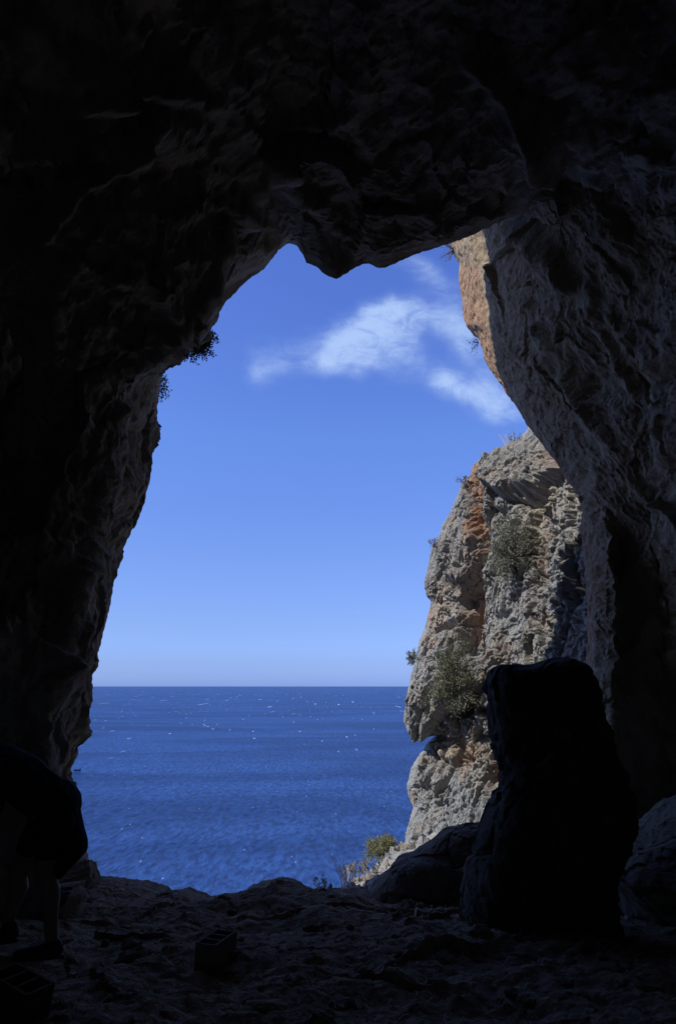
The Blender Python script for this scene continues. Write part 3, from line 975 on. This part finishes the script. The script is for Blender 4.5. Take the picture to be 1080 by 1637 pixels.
# ------------------------------------------------------------------ boulders
def lathe_rock(name, rows, d, depth_r, label, mat, seed, amp=.12, back=1.0, group=None, nu=220, nv=200, cat='boulder', bumps=()):
    """rows: (py, px left, px right) outline of the rock at distance d; real thickness depth_r"""
    a = np.array(rows, float)
    ys = np.linspace(a[0, 0], a[-1, 0], nv)
    L = gsmooth(np.interp(ys, a[:, 0], a[:, 1]), 1.5); Rr = gsmooth(np.interp(ys, a[:, 0], a[:, 2]), 1.5)
    PL = W(L, ys, d); PRr = W(Rr, ys, d)
    C = (PL + PRr) / 2; hw = (PRr[:, 0] - PL[:, 0]) / 2
    th = np.linspace(0, 2 * np.pi, nu, endpoint=False)
    ct, sn = np.cos(th), np.sin(th)
    sx = np.sign(ct) * np.abs(ct) ** .8; sy = np.sign(sn) * np.abs(sn) ** .8
    G = np.zeros((nu, nv, 3))
    prof = np.clip(hw / hw.max(), 0.02, 1) ** .7
    G[..., 0] = C[None, :, 0] + hw[None, :] * sx[:, None]
    G[..., 1] = d + depth_r * prof[None, :] * sy[:, None]
    G[..., 2] = C[None, :, 2]
    N = np.stack([sx[:, None] + 0 * hw[None], sy[:, None] + 0 * hw[None], 0 * G[..., 0]], -1)
    N /= np.linalg.norm(N, axis=-1, keepdims=True)
    P = warp(G, 1.2, .3, seed)
    rn = voro(P, 1.7, seed + 3); r2 = voro(P, 4.0, seed + 5)
    dd = fbm(P, 1.4, 5, seed + 7, .55) * amp * 1.3 + ((rn[2] - .5) * 1.0 + rn[3]) * amp * .8 + ((r2[2] - .5) + r2[3]) * amp * .3 + fbm(G, 9, 5, seed + 9, .62) * .05 + (voro(warp(P, 3, .1, seed + 13), 8.5, seed + 15)[3]) * amp * .25 - .05 * (1 - sstep(0, .06, rn[1] - rn[0]))
    fade = np.abs(ct)[:, None] * .55          # the outline keeps its shape
    G = G + N * (dd * (1 - fade))[..., None]
    G[..., 2] += fbm(P, 2.5, 4, seed + 11) * amp * .3
    for bx, bw, bh in bumps:
        qx, _q = proj(G)
        G[..., 2] += bh * np.exp(-((qx - bx) / bw) ** 2) * np.exp(-(np.arange(nv) / 22.0) ** 2)[None, :]
    o = link(name, grid_mesh(name, G, closed=True), mat)
    # close the top
    me = o.data
    nvt = len(me.vertices)
    tag(o, label, cat, group)
    import bmesh
    bm = bmesh.new(); bm.from_mesh(me)
    bm.verts.ensure_lookup_table()
    top = [bm.verts[i * nv] for i in range(nu)]
    c = bm.verts.new(sum((v.co for v in top), Vector()) / nu + Vector((0, 0, .01)))
    for i in range(nu):
        fc = bm.faces.new((top[i], top[(i + 1) % nu], c)); fc.smooth = True
    bm.normal_update(); bm.to_mesh(me); bm.free()
    return o


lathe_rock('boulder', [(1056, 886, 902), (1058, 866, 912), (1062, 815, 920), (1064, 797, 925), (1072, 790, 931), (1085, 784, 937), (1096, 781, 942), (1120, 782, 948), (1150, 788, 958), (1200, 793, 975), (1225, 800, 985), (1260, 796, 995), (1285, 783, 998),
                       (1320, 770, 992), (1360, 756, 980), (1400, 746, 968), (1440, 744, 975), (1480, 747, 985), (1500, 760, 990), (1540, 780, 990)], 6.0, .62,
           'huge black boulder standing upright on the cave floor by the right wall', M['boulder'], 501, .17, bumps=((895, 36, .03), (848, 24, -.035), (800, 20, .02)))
lathe_rock('boulder', [(1318, 742, 800), (1321, 724, 850), (1333, 706, 900), (1345, 692, 900), (1357, 674, 900), (1368, 657, 900), (1370, 644, 900), (1376, 634, 900), (1388, 620, 900), (1402, 606, 900), (1416, 592, 900), (1450, 575, 900), (1480, 560, 900)], 7.9, .5,
           'low dark rock sloping down to the left under the sunlit cliff', M['grey_rock'], 531, .11)
lathe_rock('boulder', [(1262, 1120, 1250), (1285, 1078, 1260), (1310, 1048, 1280), (1338, 1015, 1300), (1364, 992, 1300), (1385, 975, 1300), (1400, 970, 1300), (1430, 985, 1300), (1480, 1000, 1300)], 6.6, .7,
           'ragged rock heap at the right edge of the cave floor behind the black boulder', M['grey_rock'], 561, .16, cat='rock heap')


# loose stones lying about the floor
_stones = []
for k in range(6):
    import bmesh
    bm = bmesh.new(); bmesh.ops.create_icosphere(bm, subdivisions=4, radius=1.0)
    co = np.array([v.co[:] for v in bm.verts])
    rq = voro(co, 1.3, 800 + k * 3)
    rr = 1 + fbm(co + k * 9, 1.0, 4, 801 + k) * .7 + rq[3] * .35 + fbm(co, 5, 3, 840 + k) * .12
    for v, r_ in zip(bm.verts, rr):
        v.co = Vector((v.co.x * r_, v.co.y * r_ * .8, v.co.z * r_ * .55))
    me = bpy.data.meshes.new('loose_stone'); bm.to_mesh(me); bm.free()
    for f_ in me.polygons: f_.use_smooth = True
    me.materials.append(M['floor'])
    _stones.append(me)
for k in range(90):
    y = 3.7 + 4.0 * random.random(); x = random.uniform(-.50, .42) * y
    if y < 5.2 and x < -1.45: continue
    o = bpy.data.objects.new('loose_stone', _stones[k % 6]); COL.objects.link(o)
    sz = random.choice((.025, .035, .035, .05, .07)) * random.uniform(.7, 1.25)
    o.location = (x, y, fz(x, y) + sz * .18); o.scale = (sz, sz, sz); o.rotation_euler = (random.uniform(-.2, .2), random.uniform(-.2, .2), random.uniform(0, 6.28))
    tag(o, 'small loose stone lying on the dark cave floor', 'stone', 'loose stones on the cave floor')


# ------------------------------------------------------------------ plants
def tube_arrays(pts, radii, k=5):
    pts = [Vector(p) for p in pts]
    co, fa = [], []
    for i, p in enumerate(pts):
        d = (pts[min(i + 1, len(pts) - 1)] - pts[max(i - 1, 0)]).normalized()
        a = d.orthogonal().normalized(); b = d.cross(a)
        for j in range(k):
            an = 2 * math.pi * j / k
            co.append(p + (a * math.cos(an) + b * math.sin(an)) * radii[i])
    for i in range(len(pts) - 1):
        for j in range(k):
            fa.append((i * k + j, i * k + (j + 1) % k, (i + 1) * k + (j + 1) % k, (i + 1) * k + j))
    return co, fa


class Bits:
    def __init__(self):
        self.co, self.fa, self.sh = [], [], []

    def add(self, co, fa, sh=0.5):
        b = len(self.co)
        self.co += [tuple(c) for c in co]
        self.fa += [tuple(i + b for i in f) for f in fa]
        self.sh += [sh] * len(co)

    def tube(self, pts, radii, k=5, sh=.5):
        self.add(*tube_arrays(pts, radii, k), sh)

    def leaf(self, p, d, ln, wd, sh):
        d = d.normalized()
        s = d.cross(Vector((random.uniform(-1, 1), random.uniform(-1, 1), random.uniform(-1, 1)))).normalized()
        n = d.cross(s)
        self.add([p, p + d * ln * .5 + s * wd * .5 + n * ln * .08, p + d * ln, p + d * ln * .5 - s * wd * .5 + n * ln * .08], [(0, 1, 2, 3)], sh)

    def build(self, name, mat, parent=None):
        me = bpy.data.meshes.new(name)
        me.from_pydata(self.co, [], self.fa)
        at = me.attributes.new('shade', 'FLOAT', 'POINT')
        at.data.foreach_set('value', np.array(self.sh, np.float32))
        me.update()
        return link(name, me, mat, parent)


def rv():
    while True:
        v = Vector((random.uniform(-1, 1), random.uniform(-1, 1), random.uniform(-1, 1)))
        if .05 < v.length < 1:
            return v


def shrub(name, label, cat, base, axis, size, nleaf, leafsz, mat, stem_mat, group=None, dead=0, branches=26, droop=0.0, flat=1.0, lnmin=.45, thick=1.0):
    root = thing(name, label, cat, base, group)
    st, fo, dw = Bits(), Bits(), Bits()
    axis = axis.normalized()
    tips = []
    for b in range(branches):
        v = rv().normalized()
        d = (axis * 1.0 + v * 1.05).normalized()
        if d.dot(axis) < .05:
            d = (d + axis * .6).normalized()
        ln = random.uniform(lnmin, 1.08)
        end = Vector((d.x * size[0], d.y * size[1], d.z * size[2])) * ln
        mid = end * .5 + rv() * .06 * max(size) + Vector((0, 0, -droop * .2))
        end = end + Vector((0, 0, -droop * ln))
        st.tube([base, base + mid, base + end], [.017 * max(size) * thick, .010 * max(size) * thick, .004 * max(size) * thick], 4)
        tips.append((mid, end))
    for i in range(nleaf):
        mid, end = random.choice(tips)
        q = random.uniform(.25, 1.05)
        c = mid.lerp(end, q) + rv() * .16 * max(size) * flat
        clump = random.Random(int((c.x * 7 + c.y * 3) * 6) * 31 + int(c.z * 9)).random()
        fo.leaf(base + c, rv() + axis * .4, leafsz * random.uniform(.6, 1.3), leafsz * .5, min(1, max(0, clump * .6 + random.uniform(0, .45))))
    st.build('stem', stem_mat, root)
    fo.build('foliage', mat, root)
    if dead:
        for i in range(dead):
            mid, end = random.choice(tips)
            p0 = mid + rv() * .2 * size[0]
            pts = [base + p0]
            d = rv().normalized()
            for s in range(4):
                d = (d + rv() * .5).normalized()
                pts.append(pts[-1] + d * size[0] * .13)
            dw.tube(pts, [.010 * size[0], .009 * size[0], .007 * size[0], .005 * size[0], .003 * size[0]], 4)
        dw.build('dead_twigs', M['deadwood'], root)
    return root


def cliff_shrub(px, py, *a, lift=0.0, up=.5, **k):
    p, n = (on_ledge if py > 1340 else on_cliff)(px, py)
    ax = (n + Vector((0, 0, up))).normalized()
    label, cat, size, nl, ls, mat = a
    return shrub('shrub', label, cat, p + n * lift, ax, size, nl, ls, mat, M['twig'], 'shrubs growing on the sunlit cliff', **k)


cliff_shrub(826, 900, 'large loose grey green shrub on the upper middle of the sunlit cliff', 'shrub', (.62, .5, .95), 4800, .04, M['leaf_grey'], up=.9, dead=20, branches=46)
cliff_shrub(728, 1105, 'big tangled shrub with bare dead branches behind the rock prow', 'shrub', (.62, .5, 1.05), 4600, .04, M['leaf_green'], up=.8, dead=110, branches=50)
cliff_shrub(666, 1052, 'small round shrub jutting from the cliff edge just above the horizon', 'shrub', (.22, .22, .22), 900, .035, M['leaf_green'], up=.3)
cliff_shrub(613, 1370, 'rounded olive green cushion shrub on the low ledge above the sea', 'shrub', (.36, .36, .34), 7500, .028, M['leaf_yellow'], up=2.5, branches=110, lnmin=.82, thick=.6)
cliff_shrub(786, 968, 'sparse dry tuft', 'shrub', (.2, .2, .2), 0, .03, M['leaf_dry'], up=.3) if False else None
for (px, py, sz, lab, mt) in [(823, 708, .22, 'yellow green grassy tuft on the top edge of the cliff', 'leaf_green'), (742, 772, .20, 'wispy dry plant high on the seaward edge of the cliff', 'leaf_dry'),
                              (694, 872, .18, 'small dry tuft on the seaward edge halfway up the cliff', 'leaf_dry'), (724, 945, .22, 'fan of dead grey stalks in the hollow of the seaward pillar', 'leaf_dry'),
                              (776, 895, .16, 'small pale plant in the red cleft of the cliff', 'leaf_grey')]:
    cliff_shrub(px, py, lab, 'plant', (sz, sz, sz * 1.2), 170, .035, M[mt], up=1.0, branches=22)


def grass_tuft(name, label, base, n, ln, mat, spread=.5, heads=False, lean=Vector((0, 0, 0)), width=.004, group=None, area=.1):
    root = thing(name, label, 'grass', base, group)
    st, hd = Bits(), Bits()
    for i in range(n):
        b = base + Vector((random.uniform(-area, area), random.uniform(-area, area) * .6, -.02))
        d = (Vector((random.uniform(-spread, spread), random.uniform(-spread, spread), 1)) + lean).normalized()
        L = ln * random.uniform(.5, 1.1)
        bend = Vector((random.uniform(-.3, .3), random.uniform(-.3, .3), -.15)) * L
        p1 = b + d * L * .5; p2 = b + d * L + bend * .6
        st.tube([b, p1, p2], [width, width * .8, width * .4], 3, random.random())
        if heads:
            for k in range(7):
                hd.leaf(p2 + rv() * .02, rv(), .03, .022, random.random())
            if random.random() < .6:
                q = p1.lerp(p2, .4); e = q + d * L * .25 + rv() * .05
                st.tube([q, e], [width * .7, width * .4], 3, random.random())
                for k in range(6):
                    hd.leaf(e + rv() * .018, rv(), .028, .02, random.random())
    st.build('stalk', mat, root)
    if heads:
        hd.build('foliage', M['leaf_dry'], root)  # these are the seed heads of the stalks, merged in one mesh
    return root


p, n_ = on_ledge(575, 1408)
grass_tuft('dry_plant', 'clump of dry yellow stalks with seed heads on the ledge rim', p, 46, .30, M['straw'], .45, True, width=.004, area=.25, group='dry plants along the ledge')
p, n_ = on_ledge(552, 1416)
grass_tuft('dry_plant', 'thin tall grey feathery stalks standing against the sea on the ledge', p, 26, .55, M['leaf_dry'], .12, False, Vector((-.28, 0, 0)), .0022, 'dry plants along the ledge', .06)
p, n_ = on_ledge(516, 1436)
grass_tuft('dry_plant', 'small separate pale dry plant just above the dark floor rim', p, 12, .28, M['straw'], .3, True, width=.004, area=.06, group='dry plants along the ledge')
p, n_ = on_cliff(815, 712)
grass_tuft('grass_tuft', 'tall pale grass blades on the crest of the cliff', p, 26, .42, M['straw'], .4, False, Vector((-.2, 0, 0)), .0035, None, .12)

shrub('hanging_shrub', 'dark shrub hanging in silhouette from the upper left edge of the arch', 'shrub', V(302, 540, 10.15), Vector((.65, .1, -.45)), (.46, .45, .40), 2600, .05, M['leaf_dark'], M['twig'], 'plants on the arch edge', branches=34)
shrub('hanging_shrub', 'smaller dark tuft with long thin blades below the hanging shrub', 'shrub', V(247, 620, 10.5), Vector((1, .1, .1)), (.26, .24, .36), 500, .04, M['leaf_dark'], M['twig'], 'plants on the arch edge', branches=26)
shrub('hanging_shrub', 'thin reddish twiggy plant where the vault meets the sunlit strip', 'shrub', V(726, 400, 12.0), Vector((-.9, 0, .1)), (.3, .3, .3), 160, .035, M['leaf_dry'], M['twig'], 'plants on the arch edge', branches=30)
shrub('hanging_shrub', 'sparse dark twigs below the orange rock strip against the cloud', 'shrub', V(764, 548, 11.7), Vector((-1, 0, -.2)), (.2, .2, .3), 60, .035, M['leaf_dark'], M['twig'], 'plants on the arch edge', branches=12)

# loose straw over the floor: nobody could count it
sb = Bits()
for i in range(1500):
    y = 3.6 + 4.3 * random.random() ** 1.2
    x = random.uniform(-.52, .5) * y
    z = fz(x, y) + .012
    a = random.uniform(0, 6.28); L = random.uniform(.02, .09) * (1.2 if random.random() < .15 else .8)
    d = Vector((math.cos(a), math.sin(a), random.uniform(-.1, .5))).normalized()
    q = Vector((x, y, z))
    sb.tube([q, q + d * L * .5 + Vector((0, 0, .008)), q + d * L], [.003, .003, .002], 3, random.random() ** 2)
straw = sb.build('straw_litter', M['straw'])
tag(straw, 'scattered dry straw and grass bits lying on the dark cave floor', 'straw', kind='stuff')


# ------------------------------------------------------------------ hollow bricks
def hollow_brick(label, loc, rotz, dims, cells, mat, tilt=0, group='hollow bricks on the cave floor'):
    import bmesh
    L, Wd, H = dims
    bm = bmesh.new()
    t = .016

    def box(x0, x1, y0, y1, z0, z1):
        vs = [bm.verts.new((x, y, z)) for x in (x0, x1) for y in (y0, y1) for z in (z0, z1)]
        for f in ((0, 1, 3, 2), (4, 6, 7, 5), (0, 4, 5, 1), (2, 3, 7, 6), (0, 2, 6, 4), (1, 5, 7, 3)):
            bm.faces.new([vs[i] for i in f])
    box(-Wd / 2, -Wd / 2 + t, -L / 2, L / 2, 0, H); box(Wd / 2 - t, Wd / 2, -L / 2, L / 2, 0, H)
    ys = np.linspace(-L / 2, L / 2 - t, cells + 1)
    for y in ys:
        box(-Wd / 2 + t, Wd / 2 - t, y, y + t, 0, H - .0025)
    box(-Wd / 2 + t, Wd / 2 - t, -L / 2 + .002, L / 2 - .002, .0025, .012)
    bmesh.ops.recalc_face_normals(bm, faces=bm.faces[:])
    me = bpy.data.meshes.new('hollow_brick'); bm.to_mesh(me); bm.free()
    o = link('hollow_brick', me, mat)
    o.location = loc
    o.rotation_euler = (tilt, 0, rotz)
    bv = o.modifiers.new('bevel', 'BEVEL'); bv.width = .003; bv.segments = 2
    return tag(o, label, 'brick', group)


p = V(345, 1536, 4.83)
hollow_brick('grey hollow brick standing with its open cells up in the middle of the floor', (p.x, 4.83, fz(p.x, 4.83) - .01), R(-20), (.27, .145, .165), 3, M['cement'])
p = V(18, 1592, 3.85)
hollow_brick('reddish hollow brick in the lower left corner in front of the walker', (p.x, 3.9, fz(p.x, 3.9) - .02), R(62), (.30, .17, .22), 3, M['clay'], R(8))
p = V(18, 1625, 3.55)
hollow_brick('reddish flat clay brick lying nearest the lower left corner of the photo', (p.x, 3.55, fz(p.x, 3.55) - .01), R(75), (.30, .16, .06), 2, M['clay'])


# ------------------------------------------------------------------ the walker at the left
PD_ = 4.4


def blob(name, chains, mat, parent, voxel=.010, smooth=8, noise=0.0):
    """one continuous organic surface grown round chains of (point, radius or (rx, ry, rz)) and voxel-merged"""
    import bmesh
    bm = bmesh.new()
    for ch in chains:
        seq = []
        for (p0, r0), (p1, r1) in zip(ch[:-1], ch[1:]):
            a = np.array(r0 if isinstance(r0, tuple) else (r0,) * 3, float)
            b = np.array(r1 if isinstance(r1, tuple) else (r1,) * 3, float)
            n = max(2, int((p1 - p0).length / (.35 * min(a.min(), b.min()))) + 1)
            for i in range(n):
                seq.append((p0.lerp(p1, i / n), a + (b - a) * (i / n)))
        r = ch[-1][1]
        seq.append((ch[-1][0], np.array(r if isinstance(r, tuple) else (r,) * 3, float)))
        for p, r in seq:
            bmesh.ops.create_icosphere(bm, subdivisions=2, radius=1.0, matrix=Matrix.Translation(p) @ Matrix.Diagonal((*r, 1.0)))
    me = bpy.data.meshes.new(name)
    bm.to_mesh(me); bm.free()
    tmp = bpy.data.objects.new(name + '_tmp', me)
    COL.objects.link(tmp)
    md = tmp.modifiers.new('remesh', 'REMESH'); md.mode = 'VOXEL'; md.voxel_size = voxel; md.use_smooth_shade = True
    sm = tmp.modifiers.new('smooth', 'SMOOTH'); sm.iterations = smooth; sm.factor = .5
    dg = bpy.context.evaluated_depsgraph_get()
    out = bpy.data.meshes.new_from_object(tmp.evaluated_get(dg))
    bpy.data.objects.remove(tmp, do_unlink=True)
    bpy.data.meshes.remove(me)
    out.name = name
    for f_ in out.polygons: f_.use_smooth = True
    if noise:
        co = np.zeros(len(out.vertices) * 3, np.float32); out.vertices.foreach_get('co', co); co = co.reshape(-1, 3)
        co = co + noise * np.stack([fbm(co.astype(float), 7, 3, 900 + i * 7, .5, False, (1, 1, .45)) for i in range(3)], -1)
        out.vertices.foreach_set('co', co.astype(np.float32).ravel()); out.update()
    return link(name, out, mat, parent)


def build_person():
    D = PD_
    foot = V(75, 1524, D)
    gz = fz(foot.x, D)
    root = thing('person', 'person in black walking bent forward to the left at the left edge, bare legs', 'person', (foot.x, D, gz))

    def q(px, py, dd=0.0):
        return V(px, py, D + dd)
    pel = q(88, 1296); wst = q(66, 1270); che = q(34, 1244); sho = q(4, 1222); nek = q(-16, 1206); hd0 = q(-34, 1196); hd1 = q(-56, 1186)
    hipN, knN, anN = q(88, 1318, -.09), q(71, 1398, -.08), q(83, 1502, -.04)
    hipF, knF, anF = q(76, 1322, .09), q(28, 1398, .10), q(14, 1472, .14)
    calf = lambda k, a, back: [(k, .056), (k.lerp(a, .28) + back, .061), (k.lerp(a, .62) + back * .5, .044), (a, .036)]
    shN, shF = sho + Vector((.02, -.17, -.02)), sho + Vector((.02, .17, -.02))
    elN, wrN = q(-8, 1290, -.22), q(-30, 1340, -.18)
    elF, wrF = q(-24, 1285, .22), q(-62, 1330, .2)
    footF = [(anF, .036), (anF + Vector((.012, 0, -.05)), .038), (anF + Vector((-.10, -.03, -.085)), .030), (anF + Vector((-.15, -.05, -.092)), .022)]
    footN = [(anN, .036), (anN + Vector((.02, 0, -.04)), .038), (anN + Vector((-.09, -.02, -.06)), .030), (anN + Vector((-.15, -.03, -.068)), .022)]
    chains = [[(pel, (.13, .15, .12)), (wst, (.11, .14, .10)), (che, (.12, .16, .115)), (sho, (.11, .16, .10)), (nek, .055), (hd0, .06)],
              [(hd0, (.07, .065, .075)), (hd1, (.098, .078, .10))],
              [(hipN, .095), (hipN.lerp(knN, .6), .074)] + calf(knN, anN, Vector((.02, 0, 0))), [(hipF, .095), (hipF.lerp(knF, .6), .072)] + calf(knF, anF, Vector((.022, 0, 0))),
              footN, footF, [(sho, .08), (shN, .062), (shN.lerp(elN, .5), .050), (elN, .042), (elN.lerp(wrN, .3), .044), (wrN, .028)],
              [(sho, .08), (shF, .062), (shF.lerp(elF, .5), .050), (elF, .042), (elF.lerp(wrF, .3), .044), (wrF, .028)]]
    for wp, el in ((wrN, elN), (wrF, elF)):
        d = (wp - el).normalized(); side = d.cross(Vector((0, 1, 0))).normalized(); yv = Vector((0, 1, 0))
        pm = wp + d * .055
        chains.append([(wp, .028), (pm, (.022, .036, .034)), (pm + d * .03, (.018, .038, .03))])
        for k in range(4):
            base = pm + d * .04 + yv * (.030 - .020 * k)
            ln = (.030, .036, .033, .024)[k]
            chains.append([(base, .0095), (base + d * ln + side * .006, .0088), (base + d * ln * 1.8 + side * .020, .008), (base + d * ln * 2.3 + side * .036, .007)])
        chains.append([(wp + d * .03 + yv * .026, .012), (wp + d * .065 + yv * .054 + side * .010, .0105), (wp + d * .095 + yv * .062 + side * .022, .0085)])
    face = Vector((-.55, 0, -.83)); up = Vector((-.83, 0, .55)); hc = hd1
    chains.append([(hc + face * .07 + up * .03, .014), (hc + face * .108 - up * .01, .015)])          # nose
    chains.append([(hc + face * .06 - up * .07, .035), (hc + face * .075 - up * .085, .028)])          # chin
    blob('body', chains, M['skin'], root, .0075, 5)
    for s_ in (-1, 1):
        blob('eye', [[(hc + face * .083 + up * .025 + Vector((0, s_ * .03, 0)), .011), (hc + face * .085 + up * .025 + Vector((0, s_ * .033, 0)), .010)]], M['hair'], root, .003, 2)
        blob('ear', [[(hc + Vector((.01, s_ * .078, -.01)), (.020, .009, .024)), (hc + Vector((.018, s_ * .084, .018)), (.017, .008, .02))]], M['skin'], root, .004, 2)
    blob('mouth', [[(hc + face * .088 - up * .045 + Vector((0, -.022, 0)), .007), (hc + face * .093 - up * .045, .008), (hc + face * .088 - up * .045 + Vector((0, .022, 0)), .007)]], M['clay'], root, .003, 2)
    blob('hair', [[(hc + up * .05 - face * .02, (.085, .084, .085)), (hc - face * .05 + up * .02, (.075, .08, .085)), (hc - face * .06 - up * .04, (.06, .068, .06))]], M['hair'], root, .008, 4, .01)
    # jacket over the bent back, sleeves to the elbow
    blob('jacket', [[(q(93, 1290), (.135, .17, .135)), (q(84, 1276), (.14, .165, .12)), (wst, (.145, .16, .135)), (che, (.15, .185, .145)), (sho, (.13, .19, .125)), (nek + Vector((.02, 0, 0)), .075)],
                    [(shN, .085), (shN.lerp(elN, .5), .070), (elN.lerp(wrN, .15), .058)], [(shF, .085), (shF.lerp(elF, .5), .070), (elF.lerp(wrF, .15), .058)]], M['jacket'], root, .011, 6, .03)
    # shorts
    blob('shorts', [[(q(92, 1306), (.135, .165, .10)), (q(86, 1316), (.145, .165, .10))],
                    [(hipN, (.125, .115, .11)), (hipN.lerp(knN, .35), (.118, .105, .09)), (hipN.lerp(knN, .52), (.112, .10, .05))],
                    [(hipF, (.125, .115, .11)), (hipF.lerp(knF, .30), (.118, .105, .08)), (hipF.lerp(knF, .45), (.108, .10, .05))]], M['cloth'], root, .010, 5, .02)
    # the garment tied round the waist, swinging behind
    blob('tied_garment', [[(q(106, 1290), (.07, .17, .06)), (q(108, 1318), (.085, .16, .07)), (q(112, 1345), (.095, .15, .07)), (q(114, 1358), (.088, .14, .055)), (q(105, 1374), (.07, .11, .05)), (q(96, 1390), (.035, .07, .05))],
                          [(q(60, 1290, -.17), (.05, .03, .03)), (q(106, 1290, -.12), (.06, .05, .035))]], M['cloth'], root, .010, 4, .03)
    for an, tx, ty, dz in ((anN, -.155, -.03, 0), (anF, -.155, -.05, -.022)):
        heel = an + Vector((.025, 0, -.045 + dz)); ball = an + Vector((tx * .6, ty * .7, -.058 + dz)); toe = an + Vector((tx, ty, -.064 + dz))
        so = blob('shoe', [[(an + Vector((.01, 0, -.015)), (.048, .045, .03)), (heel, (.047, .043, .038))], [(heel, (.048, .043, .04)), (ball, (.050, .048, .034)), (toe, (.044, .042, .028))]], M['shoe'], root, .008, 5)
        blob('shoe_sole', [[(heel + Vector((.004, 0, -.036)), (.054, .046, .012)), (ball + Vector((0, 0, -.026)), (.05, .052, .012)), (toe + Vector((-.004, 0, -.02)), (.048, .045, .012))]], M['sole'], so, .006, 2)
    return root


build_person()


# ------------------------------------------------------------------ small things far off
def sea_point(px, py):
    d = 100.0
    for _ in range(40):
        z = float(W(px, py, d)[2]); d *= (SEA_Z - CAMZ) / (z - CAMZ)
    return V(px, py, d)


bp = sea_point(124, 1232)
boat = thing('boat', 'tiny dark open boat on the sea beside the left cave wall', 'boat', bp)
hb = []
n = 13
for i in range(n):
    s = i / (n - 1) * 2 - 1
    w = .72 * (1 - abs(s) ** 2.6) + .02
    sheer = .55 + .35 * s * s
    for a in (-1, -.7, 0, .7, 1):
        hb.append((bp.x + s * 2.0, bp.y + a * w, bp.z + (sheer if abs(a) == 1 else (.05 if abs(a) == .7 else -.15)) + .12 * s * s))
fa = [(i * 5 + j, i * 5 + j + 1, (i + 1) * 5 + j + 1, (i + 1) * 5 + j) for i in range(n - 1) for j in range(4)]
hm = bpy.data.meshes.new('hull'); hm.from_pydata(hb, [], fa)
ho = link('hull', hm, M['hull'], boat)
so_ = ho.modifiers.new('solid', 'SOLIDIFY'); so_.thickness = .06
for s in (-.8, .5):
    bb = Bits(); bb.tube([bp + Vector((s, -.6, .4)), bp + Vector((s, .6, .4))], [.09, .09], 6); bb.build('thwart', M['plank'], boat)
